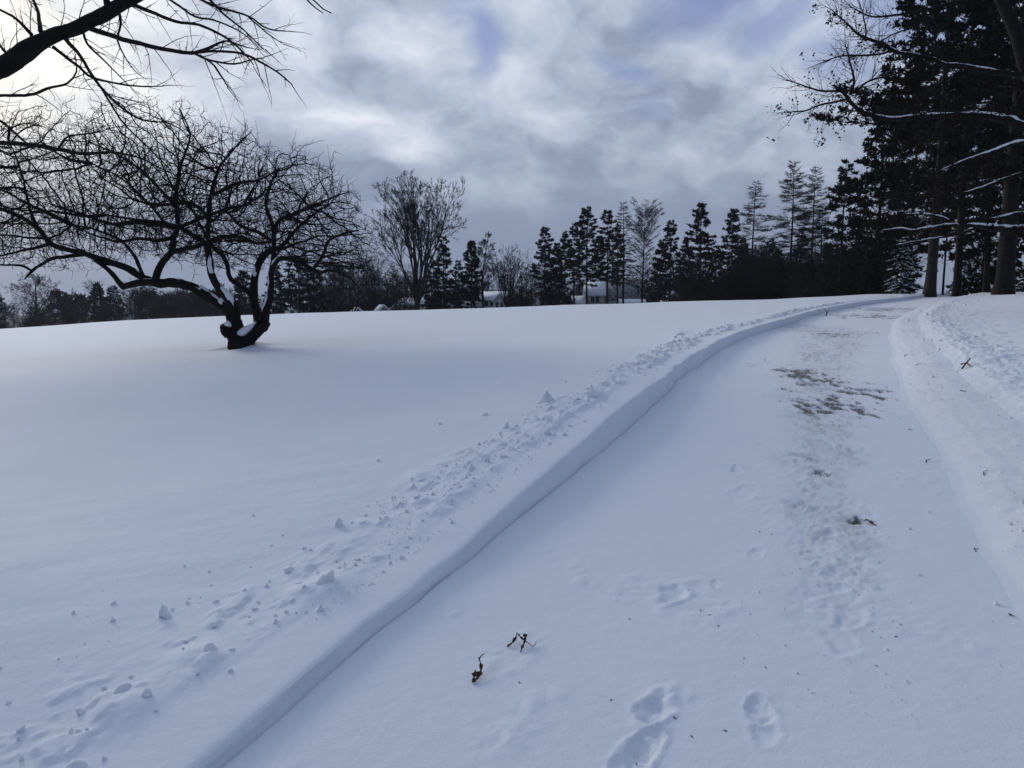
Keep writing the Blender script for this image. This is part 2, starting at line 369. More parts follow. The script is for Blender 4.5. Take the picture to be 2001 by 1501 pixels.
def ground_material():
    m = bpy.data.materials.new('ground_snow'); m.use_nodes = True; nt = m.node_tree; N = nt.nodes.new; L = nt.links.new
    b = nt.nodes['Principled BSDF']; b.inputs['Roughness'].default_value = .8; b.inputs['Specular IOR Level'].default_value = .3; b.inputs['Sheen Weight'].default_value = .25; b.inputs['Sheen Roughness'].default_value = .4
    tc = N('ShaderNodeTexCoord').outputs['Object']; at = N('ShaderNodeAttribute'); at.attribute_name = 'wear_tint'
    def noise(s, d=4, r=.6):
        n = N('ShaderNodeTexNoise'); n.inputs['Scale'].default_value = s; n.inputs['Detail'].default_value = d; n.inputs['Roughness'].default_value = r
        L(tc, n.inputs['Vector']); return n.outputs['Fac']
    def math_(op, a, b_=None, c=None):
        n = N('ShaderNodeMath'); n.operation = op; n.use_clamp = op == 'MAXIMUM'
        for i, v in enumerate((a, b_, c)):
            if isinstance(v, bpy.types.NodeSocket): L(v, n.inputs[i])
            elif v is not None: n.inputs[i].default_value = v
        return n.outputs[0]
    def mix(f, a, c):
        n = N('ShaderNodeMix'); n.data_type = 'RGBA'
        for i, v in ((0, f), (6, a), (7, c)):
            if isinstance(v, bpy.types.NodeSocket): L(v, n.inputs[i])
            else: n.inputs[i].default_value = v
        return n.outputs[2]
    snow = mix(noise(1.3, 5), (.76, .80, .87, 1), (.82, .85, .90, 1))
    snow = mix(math_('MULTIPLY', math_('MAXIMUM', math_('MULTIPLY', at.outputs['Fac'], -1), 0), .8), snow, (.83, .81, .72, 1))  # negative attribute values turn the snow slightly yellowish
    tar = mix(noise(14, 5), (.045, .045, .045, 1), (.12, .12, .12, 1))
    tar = mix(noise(120, 2), tar, (.07, .07, .069, 1))
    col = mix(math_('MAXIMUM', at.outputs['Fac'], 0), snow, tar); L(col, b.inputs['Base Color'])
    b1 = N('ShaderNodeBump'); b1.inputs['Strength'].default_value = .5; b1.inputs['Distance'].default_value = .004; L(noise(140, 3, .7), b1.inputs['Height'])
    b2 = N('ShaderNodeBump'); b2.inputs['Strength'].default_value = .3; b2.inputs['Distance'].default_value = .02; L(noise(11, 5, .55), b2.inputs['Height'])
    L(b1.outputs[0], b2.inputs['Normal']); L(b2.outputs[0], b.inputs['Normal'])
    return m
M_GROUND = ground_material()
build_ground()
# ------------------------------------------------------------------ tree tools
def seg_mesh(name, P0, P1, R0, R1, sides=3, extra=None):
    """every twig a tapered prism from P0 to P1"""
    P0, P1 = np.asarray(P0, float), np.asarray(P1, float); R0, R1 = np.asarray(R0, float), np.asarray(R1, float)
    d = P1 - P0; d /= np.maximum(np.linalg.norm(d, axis=1, keepdims=True), 1e-9)
    a = np.where(np.abs(d[:, 2:3]) < .9, np.array([[0, 0, 1.]]), np.array([[1., 0, 0]]))
    u = np.cross(d, a); u /= np.linalg.norm(u, axis=1, keepdims=True); v = np.cross(d, u)
    th = np.arange(sides) * 2 * np.pi / sides
    ring = np.cos(th)[None, :, None] * u[:, None, :] + np.sin(th)[None, :, None] * v[:, None, :]
    A = P0[:, None, :] + ring * R0[:, None, None]; B = P1[:, None, :] + ring * R1[:, None, None]
    V = np.concatenate([A, B], 1).reshape(-1, 3); o = np.arange(len(P0))[:, None, None] * (2 * sides)
    k = np.arange(sides); k2 = (k + 1) % sides
    F = (np.stack([k, k2, k2 + sides, k + sides], -1)[None] + o).reshape(-1, 4)
    return V, F
def smooth_line(pts, rad, step):
    """Catmull-Rom through the points, resampled about every step"""
    pts = np.asarray(pts, float); rad = np.asarray(rad, float)
    q = np.vstack([2 * pts[0] - pts[1], pts, 2 * pts[-1] - pts[-2]]); O, Rr = [], []
    for i in range(len(pts) - 1):
        a, b, c, d = q[i:i + 4]; n = max(1, int(np.linalg.norm(c - b) / step))
        t = (np.arange(n) / n)[:, None]
        O.append(.5 * (2 * b + (c - a) * t + (2 * a - 5 * b + 4 * c - d) * t ** 2 + (3 * b - a - 3 * c + d) * t ** 3))
        Rr.append(rad[i] + (rad[i + 1] - rad[i]) * t[:, 0])
    return np.vstack(O + [pts[-1:]]), np.concatenate(Rr + [rad[-1:]])
def tube(pts, rad, sides=8, rough=0., seed=0, flat=1., cap=True):
    n = len(pts); T = np.gradient(pts, axis=0); T /= np.maximum(np.linalg.norm(T, axis=1, keepdims=True), 1e-9)
    up = np.array([0, 0, 1.]) if abs(T[0, 2]) < .9 else np.array([0, 1., 0]); U = np.zeros_like(pts); u = up
    for i in range(n):
        u = u - T[i] * (u @ T[i]); u = u / max(np.linalg.norm(u), 1e-9); U[i] = u
    Vv = np.cross(T, U); th = np.arange(sides) * 2 * np.pi / sides
    rr = rad[:, None] * np.ones((1, sides))
    if rough:
        L = np.concatenate([[0], np.cumsum(np.linalg.norm(np.diff(pts, axis=0), axis=1))])
        rr = rr * (1 + rough * 2 * fbm(np.cos(th)[None] * 1.7 + 9 + 0 * L[:, None], np.sin(th)[None] * 1.7 + L[:, None] / max(rad.mean() * 3, .02), seed, 3))
    V = pts[:, None] + rr[..., None] * (np.cos(th)[None, :, None] * U[:, None] * flat + np.sin(th)[None, :, None] * Vv[:, None])
    V = V.reshape(-1, 3); i = np.arange(n * sides).reshape(n, sides); j = np.roll(i, -1, 1)
    F = [np.stack([i[:-1], j[:-1], j[1:], i[1:]], -1).reshape(-1, 4)]
    if cap:
        V = np.vstack([V, pts[0] - T[0] * rad[0] * .3, pts[-1] + T[-1] * rad[-1] * .5]); a = len(V) - 2
        F.append(np.stack([j[0], i[0], np.full(sides, a)], -1)); F.append(np.stack([i[-1], j[-1], np.full(sides, a + 1)], -1))
    return V, F
def join(parts):
    V, T3, Q4, o = [], [], [], 0
    for v, fs in parts:
        fs = fs if isinstance(fs, list) else [fs]
        V.append(v)
        for f in fs: (T3 if f.shape[1] == 3 else Q4).append(f + o)
        o += len(v)
    out = []
    if Q4: out.append(np.vstack(Q4))
    if T3: out.append(np.vstack(T3))
    return np.vstack(V), out
def add_part(name, parts, m, parent, local=None, smooth=True):
    V, F = join(parts)
    if local is not None: V = V - np.asarray(local)[None]
    return link(name, mesh_np(name, V, F), m, parent, smooth)
def add_crown(twigs, needles, m1, m2, parent, name='crown'):
    V, F = join([twigs, needles]); n = len(twigs[1])
    o = link(name, mesh_np(name, V, F), m1, parent, False); o.data.materials.append(m2)
    mi = np.ones(len(o.data.polygons), np.int32); mi[:n] = 0; o.data.polygons.foreach_set('material_index', mi)
    return o
def unit(v): return v / max(np.linalg.norm(v), 1e-9)
def tris(C, D, size, n, rng, spread=.8, width=.22):
    """needle sprays: n thin blades from every centre C about direction D"""
    m = len(C); d = D[:, None, :] + rng.normal(0, spread, (m, n, 3)); d /= np.linalg.norm(d, axis=2, keepdims=True)
    s = (size[:, None] * rng.uniform(.6, 1.15, (m, n)))[..., None]
    a = np.cross(d, rng.normal(0, 1, (m, n, 3))); a /= np.linalg.norm(a, axis=2, keepdims=True)
    c = C[:, None, :] + 0 * d; tip = c + d * s; w = a * s * width
    mid = c + d * s * .5
    V = np.stack([c, mid + w, tip, mid - w], 2).reshape(-1, 3)
    return V, np.arange(len(V)).reshape(-1, 4)

def colonise(nodes, parent, attr, step, infl, kill, iters, rng, bias=(0, 0, 0), jit=.25):
    """grow a branching crown towards scattered points"""
    pos = [np.asarray(n, float) for n in nodes]; par = list(parent); kids = [0] * len(pos)
    A = attr.copy(); near = np.zeros(len(A), int); dist = np.full(len(A), 1e9)
    P = np.array(pos)
    for i in range(0, len(P), 200):
        dd = np.linalg.norm(A[:, None] - P[None, i:i + 200], axis=2); k = dd.argmin(1); m = dd[np.arange(len(A)), k]
        u = m < dist; dist[u] = m[u]; near[u] = k[u] + i
    bias = np.array(bias)
    for it in range(iters):
        act = (dist < infl) & (dist > kill)
        if not act.any(): break
        ids = near[act]; d = A[act] - np.array(pos)[ids]; d /= np.linalg.norm(d, axis=1, keepdims=True)
        S = {}
        for i, v in zip(ids, d):
            S[i] = S[i] + v if i in S else v.copy()
        new = []
        for i, v in S.items():
            if kids[i] >= 3: continue
            q = pos[i] + step * unit(unit(v) + bias + rng.normal(0, jit, 3)); kids[i] += 1; pos.append(q); par.append(i); kids.append(0); new.append(len(pos) - 1)
        if not new: break
        Q = np.array([pos[i] for i in new])
        for c in range(0, len(Q), 300):
            dd = np.linalg.norm(A[:, None] - Q[None, c:c + 300], axis=2); k = dd.argmin(1); m = dd[np.arange(len(A)), k]
            u = m < dist; dist[u] = m[u]; near[u] = np.array(new)[k[u] + c]
        keep = dist > kill; A, near, dist = A[keep], near[keep], dist[keep]
        # nodes that can grow no further give their points up
        full = np.array([kids[i] >= 3 for i in near], bool) if len(near) else np.zeros(0, bool)
        A, near, dist = A[~full], near[~full], dist[~full]
        if not len(A): break
    return np.array(pos), np.array(par)
def pipe_radii(par, n, tip, exp, n0, r0):
    r = np.zeros(n)
    for i in range(n - 1, -1, -1):
        ri = max(r[i], tip ** exp); r[i] = ri
        if par[i] >= 0: r[par[i]] += ri
    return r ** (1 / exp)

def sprout(lines, gap, length, r, rng, levels=2, droop=0., up=0., skip=.12, spurs=True, dens=1.):
    """side twigs along drawn limbs: returns segment arrays and twig tips"""
    S = []; tips = []
    def twig(p, d, L, r, lv):
        n = max(3, int(L / .09)); st = L / n; q = p
        for k in range(n):
            d = unit(d + rng.normal(0, .13, 3) + np.array([0, 0, up - droop * (k / n)]) * .16)
            e = q + d * st; ra = r * (1 - .75 * k / n); S.append((q, e, ra, r * (1 - .75 * (k + 1) / n))); q = e
            if lv > 0 and rng.random() < .5 * dens and k > 0:
                s = unit(np.cross(d, rng.normal(0, 1, 3)))
                twig(q, unit(d * rng.uniform(.5, 1.1) + s * rng.uniform(.5, .9)), L * rng.uniform(.28, .6) * (1 - .4 * k / n), ra * .62, lv - 1)
            elif spurs and rng.random() < .35:
                s = unit(rng.normal(0, 1, 3) + d * .6); S.append((q, q + s * rng.uniform(.02, .06), ra * .7, ra * .5))
        tips.append(q)
    for pts, rad in lines:
        seg = np.linalg.norm(np.diff(pts, axis=0), axis=1); L = np.concatenate([[0], np.cumsum(seg)]); s = L[-1] * skip
        while s < L[-1]:
            i = min(np.searchsorted(L, s), len(pts) - 2); f = s / L[-1]
            T = unit(pts[i + 1] - pts[i]); sd = unit(np.cross(T, rng.normal(0, 1, 3)))
            twig(pts[i], unit(T * rng.uniform(.6, 1.3) + sd), length * rng.uniform(.35, 1.1) * (1 - .45 * f), min(r, rad[i] * .6), levels)
            s += gap * rng.uniform(.4, 1.6)
        twig(pts[-1], unit(pts[-1] - pts[-2]), length * .5, min(r, rad[-1]), levels)
    a = [np.array([x[k] for x in S]) for k in range(4)]
    return a, np.array(tips)

# ------------------------------------------------------------------ old apple tree in the field
def apple_tree():
    rng = np.random.default_rng(7); t0 = T_APPLE
    root = empty('apple_tree', APPLE, 'wide gnarled bare apple tree with snow in its forks, alone in the open snow field', 'tree')
    # px, py, depth offset, radius in photo px
    LIMBS = [
        [(462, 690, 0, 15), (462, 662, 0, 13.5), (458, 632, 0, 12.5), (444, 603, .1, 11.5), (402, 575, .2, 10), (362, 557, .3, 9), (332, 553, .4, 8.5), (304, 552, .4, 7.5), (281, 543, .5, 6.8), (243, 522, .6, 6.2), (197, 507, .7, 5.6), (160, 494, .9, 5.2), (125, 486, 1.0, 4.8), (99, 475, 1.1, 4.4), (76, 448, 1.3, 4), (49, 429, 1.4, 3.6), (23, 416, 1.6, 3.2), (0, 408, 1.7, 2.8), (-70, 385, 2, 2)],
        [(466, 690, 0, 13), (477, 672, 0, 12.5), (492, 657, -.05, 11.5), (507, 642, -.1, 10.5), (516, 626, -.1, 9), (520, 606, -.1, 7.5), (527, 583, -.15, 6.5), (530, 553, -.2, 5.6), (529, 537, -.2, 5), (535, 500, -.4, 4.8), (535, 456, -.6, 4.4), (532, 437, -.8, 4), (520, 402, -1, 3.2), (528, 361, -1.3, 2.6), (543, 334, -1.5, 1.8)],
        [(460, 628, 0, 9), (458, 606, -.1, 8.5), (446, 583, -.2, 8), (424, 558, -.3, 7), (412, 532, -.5, 6.5), (409, 505, -.6, 6.2), (403, 475, -.8, 5.6), (380, 463, -1.1, 4.6), (357, 447, -1.4, 4), (322, 436, -1.9, 3.2), (270, 430, -2.4, 2.5), (205, 420, -2.8, 1.6)],
        [(504, 638, .1, 8), (502, 612, .2, 7.5), (497, 594, .3, 7), (496, 568, .4, 6.5), (499, 537, .5, 6), (507, 512, .5, 5.6), (522, 494, .6, 5.2), (538, 487, .6, 4.8), (556, 485, .7, 3.5)],
        [(304, 553, .4, 6.5), (307, 533, .4, 6), (320, 508, .4, 5.8), (336, 492, .5, 5.6), (342, 463, .7, 5), (349, 445, .8, 4.8), (352, 414, 1.1, 4.4), (349, 380, 1.4, 3.6), (357, 320, 1.7, 2.8), (374, 262, 2, 1.8), (353, 215, 2.1, .9)],
        [(336, 492, .5, 4.6), (365, 486, .1, 4.4), (396, 479, -.3, 4.2), (409, 456, -.6, 4), (414, 432, -.9, 3.8), (418, 380, -1.3, 3.2), (429, 334, -1.6, 2.6), (456, 296, -1.9, 1.8), (490, 258, -2.1, .9)],
        [(497, 594, .3, 5), (488, 572, .5, 4.8), (464, 555, .8, 4.4), (449, 541, 1.0, 4), (446, 520, 1.2, 3.8), (433, 498, 1.5, 3.5), (414, 484, 1.8, 3), (380, 420, 2.5, 2.2), (330, 360, 3.0, 1.3)],
        [(507, 512, .5, 4), (513, 501, .7, 4.2), (535, 486, 1, 4), (554, 478, 1.3, 3.6), (590, 440, 1.9, 2.8), (640, 400, 2.4, 1.6)],
        [(535, 456, -.6, 3.6), (545, 432, -.8, 3.5), (562, 425, -1, 3.3), (589, 410, -1.3, 2.9), (615, 399, -1.7, 2.2), (655, 385, -2, 1.3)],
        [(529, 537, -.2, 4.5), (540, 510, -.6, 4.6), (562, 504, -1, 4.4), (592, 510, -1.4, 4.2), (614, 523, -1.6, 3.8), (632, 530, -1.8, 3.2), (645, 525, -2, 3), (668, 531, -2.2, 2.4), (687, 544, -2.4, 1.7), (702, 563, -2.5, .9)],
        [(614, 523, -1.6, 3), (628, 505, -1.7, 2.9), (636, 490, -1.8, 2.7), (643, 471, -1.9, 2.5), (676, 456, -2.1, 2), (702, 450, -2.2, 1.3)],
        [(238, 561, .5, 5.5), (260, 556, .45, 5.8), (285, 553, .4, 6), (310, 553, .4, 6.5)],
        [(240, 560, .5, 5), (224, 543, .55, 4.2), (203, 522, .6, 4), (186, 508, .65, 4)],
        [(165, 497, .9, 3.8), (140, 500, .9, 3.5), (112, 504, .8, 3.2), (91, 512, .7, 2.8), (61, 531, .6, 2.4), (48, 546, .5, 1.2)],
        [(61, 529, .6, 2), (42, 518, .4, 2), (23, 516, .2, 1.8), (-10, 514, -.2, 1.5), (-60, 500, -.6, 1)],
        [(99, 475, 1.1, 3), (70, 486, .8, 2.6), (40, 492, .4, 2.2), (0, 500, 0, 1.5)],
        [(322, 436, -1.9, 2.6), (290, 395, -2.3, 2.2), (240, 350, -2.7, 1.8), (180, 320, -3, 1.1)],
        [(349, 445, .8, 3.6), (300, 437, 1.2, 3.2), (250, 432, 1.6, 2.9), (219, 438, 1.9, 2.5), (160, 420, 2.3, 2), (100, 400, 2.6, 1.3)],
        [(352, 414, 1.1, 3.2), (310, 370, 1.6, 2.8), (262, 325, 2.1, 2.2), (225, 300, 2.4, 1.8), (160, 270, 2.8, 1)],
        [(403, 475, -.8, 4.2), (440, 462, -1.2, 3.8), (478, 468, -1.6, 3.4), (505, 478, -2.0, 2.8), (540, 470, -2.5, 1.6)],
        [(414, 432, -.9, 3.4), (385, 405, -.6, 3.2), (352, 395, -.2, 3), (310, 400, .3, 2.6), (262, 392, .8, 1.6)],
        [(418, 380, -1.3, 3), (455, 360, -1.7, 2.8), (500, 352, -2.1, 2.2), (545, 330, -2.4, 1.4)],
        [(349, 445, .8, 3.4), (385, 430, .4, 3.2), (430, 415, 0, 3), (470, 405, -.4, 2.4), (515, 380, -.8, 1.4)],
        [(530, 470, -.5, 3.2), (500, 450, -.2, 3), (470, 440, .2, 2.6), (440, 410, .6, 1.8)],
        [(342, 463, .7, 3.6), (310, 470, .3, 3.2), (270, 465, -.1, 2.8), (225, 470, -.5, 2.2), (170, 455, -1, 1.3)],
        [(281, 543, .5, 3.4), (262, 500, .1, 3), (235, 470, -.3, 2.6), (190, 450, -.7, 2), (140, 440, -1.1, 1.2)],
        [(76, 448, 1.3, 3), (62, 420, 1.0, 2.6), (50, 380, .6, 2.2), (40, 330, .1, 1.6), (20, 280, -.3, .9)],
    ]
    nodes, par, hand, lines = [], [], [], []
    for k, l in enumerate(LIMBS):
        P = np.array([W(a, b, t0, c) for a, b, c, r in l]); rr = np.array([(1.04 if k < 2 else 1.1) * r * (t0 * KD + c) / FPX for a, b, c, r in l])
        if k < 2: P = np.vstack([P[:1] + [[-.01 if k == 0 else -.12, 0, -.35]], P]); rr = np.concatenate([[rr[0] * 1.25], rr])
        p, r = smooth_line(P, rr, .13)
        if k > 3:
            p = p + np.cumsum(rng.normal(0, .010, p.shape), 0) * np.sin(np.linspace(0, np.pi, len(p)))[:, None]
        lines.append((p, r))
        if nodes:
            N_ = np.array(nodes); j = int(np.argmin(np.linalg.norm(N_ - p[0], axis=1)))
        else: j = -1
        for i in range(len(p)):
            nodes.append(p[i]); par.append(j if i == 0 else len(nodes) - 2); hand.append(r[i])
    n0 = len(nodes)
    # crown volume (drawn as a dome in metres round the trunk)
    PT = np.array([(-150, 300), (-60, 262), (40, 232), (100, 214), (180, 200), (330, 198), (400, 225), (450, 240), (500, 262), (540, 285), (600, 300), (650, 340), (690, 375), (722, 430), (728, 470)])
    PB = np.array([(-150, 470), (0, 520), (60, 530), (130, 500), (200, 480), (300, 500), (400, 530), (520, 515), (600, 520), (680, 540), (715, 540), (728, 520)])
    att = []; n = 14000
    while len(att) < n:
        px = rng.uniform(-150, 726); dd = rng.uniform(-1, 1)
        hw = 3.6 * math.sqrt(max(0.05, 1 - ((px - 300) / 470) ** 2)); top = np.interp(px, PT[:, 0], PT[:, 1]); bot = np.interp(px, PB[:, 0], PB[:, 1])
        top = top + (bot - top) * .55 * dd * dd + 46 * vnoise(np.array(px / 30.), np.array(dd * 2.5), 3)
        u = rng.random() ** 1.15; py = top + (bot - top) * u
        q = W(px, py, t0); q[1] += dd * hw; q[0] *= 1
        att.append(q)
    for _ in range(3600):       # the crowded middle of the crown
        px = rng.normal(400, 120); py = rng.uniform(300, 490); q = W(px, py, t0); q[1] += rng.uniform(-1, 1) * 2.6
        if px < 690: att.append(q)
    pos, pr = colonise(nodes, par, np.array(att), .13, 1.5, .165, 150, rng, (0, 0, .10), .13)
    rad = pipe_radii(pr, len(pos), .0064, 2.03, n0, None)
    i = np.arange(n0, len(pos)); pi = pr[i]
    capd = np.minimum(rad, .055)
    r0 = np.minimum(capd[i] * 1.08, np.where(pi < n0, .04, capd[np.maximum(pi, 0)])); r1 = capd[i]
    # spur twigs
    haskid = np.zeros(len(pos), int); np.add.at(haskid, pr[pr >= 0], 1)
    S0, S1, Sr = [], [], []
    for k in range(n0, len(pos)):
        m = 2 if haskid[k] == 0 else (1 if rng.random() < .55 else 0)
        for _ in range(m):
            d = unit(unit(pos[k] - pos[pr[k]]) * .8 + rng.normal(0, .6, 3) + np.array([0, 0, .35])); L = rng.uniform(.07, .24); e = pos[k] + d * L
            S0.append(pos[k]); S1.append(e); Sr.append(.0055)
            if rng.random() < .5:
                S0.append(e); S1.append(e + unit(d + rng.normal(0, .5, 3)) * L * .6); Sr.append(.0045)
    for k in rng.choice(np.where(haskid == 0)[0], 260):      # upright water shoots
        if pos[k][2] > 3.0:
            L = rng.uniform(.25, .95); d = unit(rng.normal(0, .2, 3) + np.array([0, 0, 1]))
            S0.append(pos[k]); S1.append(pos[k] + d * L); Sr.append(.005)
    S0, S1, Sr = np.array(S0), np.array(S1), np.array(Sr)
    print('apple nodes', len(pos), 'spurs', len(S0))
    V1 = seg_mesh('c', pos[pi], pos[i], r0, r1, 4); V2 = seg_mesh('s', S0, S1, Sr, Sr * .7, 3)
    loc = APPLE
    add_part('trunk', [tube(*smooth_line([W(466, 690, t0) - [0, 0, .3], W(465, 684, t0), W(464, 668, t0), W(466, 654, t0), W(470, 648, t0)], [.36, .29, .25, .24, .12], .06), 14, .25, 9), tube(*lines[0], 12, .22, 1), tube(*lines[1], 12, .22, 2),
        tube(*smooth_line([W(447, 655, t0, -.1), W(440, 645, t0, -.25), W(438, 637, t0, -.35)], [.13, .12, .11], .05), 10, .3, 5),
        tube(*smooth_line([W(506, 648, t0, -.15), W(518, 636, t0, -.3), W(523, 630, t0, -.35)], [.13, .10, .08], .05), 10, .3, 6)], M_BARK, root, loc)
    for k in range(2, len(lines)):
        add_part('limb', [tube(*lines[k], 9, .16, 10 + k)], M_BARK, root, loc)
    add_part('crown', [V1, V2], M_TWIG, root, loc, False)
    # snow caught on the limbs
    def cap(k, a, b, wide, high, seed, side=(0, 0, 0)):
        p, r = lines[k]; i0, i1 = int(a * len(p)), max(int(a * len(p)) + 4, int(b * len(p))); p, r = p[i0:i1], r[i0:i1]
        T = np.gradient(p, axis=0); T /= np.linalg.norm(T, axis=1, keepdims=True); up = np.array([0, 0, 1.]) + np.array(side); up = up[None] - T * (T @ up)[:, None]
        up /= np.linalg.norm(up, axis=1, keepdims=True); f = np.sin(np.linspace(.12, np.pi - .12, len(p))) ** .45
        f = f * (1 + .5 * vnoise(np.arange(len(p)) * .45, np.zeros(len(p)), seed))
        add_part('limb_snow', [tube(p + up * (r * high)[:, None], r * wide * f * .88, 9, .34, seed)], M_SNOW, root, loc)
    cap(2, .07, .27, .80, .52, 1, (.35, -.9, 0)); cap(2, .28, .42, .66, .55, 21, (.35, -.8, 0)); cap(2, .44, .52, .5, .55, 22, (.3, -.7, 0)); cap(1, .30, .56, .60, .62, 2, (-.9, -.4, 0)); cap(1, .16, .30, .75, .6, 3, (-.6, -.4, 0))
    cap(0, .16, .27, .62, .55, 4, (0, -.5, 0)); cap(0, .29, .32, .5, .7, 5); cap(0, .14, .165, .6, .6, 6, (.3, -.6, 0)); cap(9, .10, .18, .8, .6, 7, (0, -.6, 0)); cap(0, .37, .44, .45, .7, 12)
    cap(11, .55, .95, .4, .75, 8); cap(3, .52, .62, .6, .6, 9, (0, -.5, 0)); cap(17, .28, .42, .5, .8, 10, (0, -.4, 0)); cap(2, .60, .68, .6, .6, 11, (0, -.4, 0))
    # the pocket of snow in the fork
    add_part('limb_snow', [tube(*smooth_line([W(463, 652, t0, -.15), W(472, 650, t0, -.2), W(484, 642, t0, -.2), W(500, 630, t0, -.2)], [.03, .10, .10, .03], .05), 9, .3, 31)], M_SNOW, root, loc)
    add_part('limb_snow', [tube(*smooth_line([W(439, 634, t0, -.4), W(444, 633, t0, -.35), W(450, 637, t0, -.25)], [.05, .09, .05], .03), 9, .2, 33)], M_SNOW, root, loc)
apple_tree()

# ------------------------------------------------------------------ limbs of the tree standing off to the left
def traced(lst, t0, step=.06):
    out = []
    for l in lst:
        P = np.array([W(a, b, t0, c) for a, b, c, r in l]); rr = np.array([r * (t0 * KD + c) / FPX for a, b, c, r in l]); out.append(smooth_line(P, rr, step))
    return out
def left_tree():
    rng = np.random.default_rng(3); t0 = 4.6
    bx, by = -8.6, 8.9; gz = float(left_h(np.array([[bx]]), np.array([[by]]), np.array([[8.]]))[0, 0])
    root = empty('leaning_tree', (bx, by, gz), 'bare tree leaning in from the left edge, its thick limb crossing the bright sky', 'tree')
    A = [  # limbs in the frame
        [(-330, 300, .2, 24), (-150, 210, .1, 21), (0, 133, 0, 17.5), (38, 106, 0, 17), (76, 82, 0, 15), (114, 63, .05, 14), (160, 49, .1, 13), (197, 28, .1, 12.5), (228, 10, .15, 11.5), (266, -8, .2, 10.5), (330, -50, .3, 9), (420, -120, .4, 7), (520, -170, .5, 5)],
        [(160, 51, .1, 5.5), (209, 66, 0, 4.8), (266, 84, -.1, 4.4), (323, 97, -.2, 4.0), (380, 103, -.3, 3.6), (418, 89, -.4, 2.6), (440, 80, -.45, 1.8), (480, 92, -.5, 1.2)],
        [(380, 103, -.3, 3), (430, 100, -.3, 2.5), (475, 106, -.3, 2.3), (505, 119, -.3, 2.1), (539, 138, -.3, 1.8), (556, 152, -.3, 1.5), (569, 164, -.3, 1)],
        [(380, 104, -.3, 2.4), (410, 118, -.2, 2), (456, 124, -.1, 1.8), (494, 114, 0, 1.5), (515, 112, 0, 1)],
        [(390, 108, -.3, 2), (418, 129, -.35, 1.8), (444, 171, -.4, 1)],
        [(250, 4, .15, 4.2), (304, 27, .3, 3.4), (342, 42, .35, 3), (387, 50, .4, 2.6), (425, 65, .4, 2.3), (456, 87, .4, 2), (480, 110, .4, 1.7), (495, 130, .4, 1.1)],
        [(300, -20, .25, 3), (334, 0, .4, 2.4), (380, 32, .5, 2), (420, 40, .55, 1.7), (470, 62, .55, 1.4), (490, 78, .55, .9)],
        [(330, -50, .3, 4), (391, 0, .4, 2.5), (437, 19, .45, 2.2), (486, 34, .5, 1.8), (524, 57, .5, 1.5), (562, 61, .5, 1)],
        [(400, -10, .4, 2.4), (440, 30, .4, 2), (475, 57, .4, 1.6), (518, 96, .4, 1)],
        [(486, 34, .5, 1.6), (520, 62, .5, 1.3), (553, 86, .5, .9)],
        [(125, 72, .05, 4.2), (160, 114, -.1, 3.2), (190, 160, -.25, 2.8), (235, 205, -.4, 2.4), (281, 232, -.5, 1.9), (324, 236, -.6, 1.2)],
        [(190, 160, -.25, 2.2), (215, 200, -.2, 2), (245, 245, -.1, 1.7), (290, 290, 0, 1.4), (330, 330, .1, .9)],
        [(103, 91, 0, 3.6), (152, 129, .2, 2.8), (182, 152, .3, 2.4), (235, 163, .4, 1.9), (273, 167, .45, 1.6), (318, 167, .5, 1)],
        [(-60, 190, -.2, 3.6), (0, 187, -.3, 3.0), (57, 186, -.35, 2.9), (95, 173, -.4, 2.6), (133, 163, -.45, 2.1), (150, 140, -.5, 1.6), (148, 110, -.5, 1.0)],
        [(80, 62, 0, 4.5), (76, 40, .15, 3.6), (72, 19, .3, 3), (60, -10, .4, 2.4)],
        [(62, 68, 0, 3.6), (46, 50, -.1, 3), (23, 30, -.2, 2.6), (0, 19, -.3, 2.2), (-40, 0, -.4, 1.6)],
        [(210, 10, .1, 7), (207, -10, .1, 6), (205, -60, .1, 4)],
        [(20, 112, 0, 3.5), (5, 98, .1, 3), (-10, 80, .2, 2)],
        [(-260, 300, .2, 7), (-100, 282, -.3, 5.2), (0, 279, -.5, 4.4), (57, 283, -.6, 4.1), (114, 292, -.7, 3.9), (163, 300, -.8, 3.5), (213, 296, -.9, 2.6), (266, 304, -1, 1.8), (327, 334, -1.1, 1)],
        [(-80, 190, -.1, 3.4), (0, 236, -.2, 2.7), (38, 266, -.3, 2.3), (60, 288, -.4, 1.5)],
        [(114, 292, -.7, 2.2), (135, 268, -.8, 1.8), (185, 262, -.9, 1.4), (230, 250, -1, .9)],
        [(560, -60, .5, 3.2), (585, -20, .45, 2), (606, 6, .45, 1.6), (620, 18, .45, 1.2), (632, 26, .45, .8)],
        [(585, -20, .45, 1.6), (610, -2, .45, 1.4), (632, 18, .45, 1.2), (648, 26, .45, .8)],
        [(160, 50, .1, 3), (170, 85, .3, 2.2), (195, 110, .45, 1.8), (225, 140, .5, 1.3), (250, 165, .5, .8)],
        [(230, 12, .15, 3), (236, 45, .3, 2.4), (230, 80, .4, 1.9), (248, 118, .5, 1.3), (256, 130, .5, .9)],
        [(270, -6, .2, 3), (240, 20, .5, 2.4), (200, 45, .7, 2), (150, 60, .8, 1.5), (110, 60, .9, 1)],
    ]
    T = traced(A, t0)
    p0 = T[0][0][0]; q0 = T[18][0][0]
    tr = smooth_line([(bx, by, gz - .2), (bx + .05, by, gz + .9), (bx + .3, by - .05, gz + 2.0), ((bx + p0[0]) / 2 + .2, (by + p0[1]) / 2, p0[2] * .83), p0], [.34, .28, .24, .2, T[0][1][0]], .1)
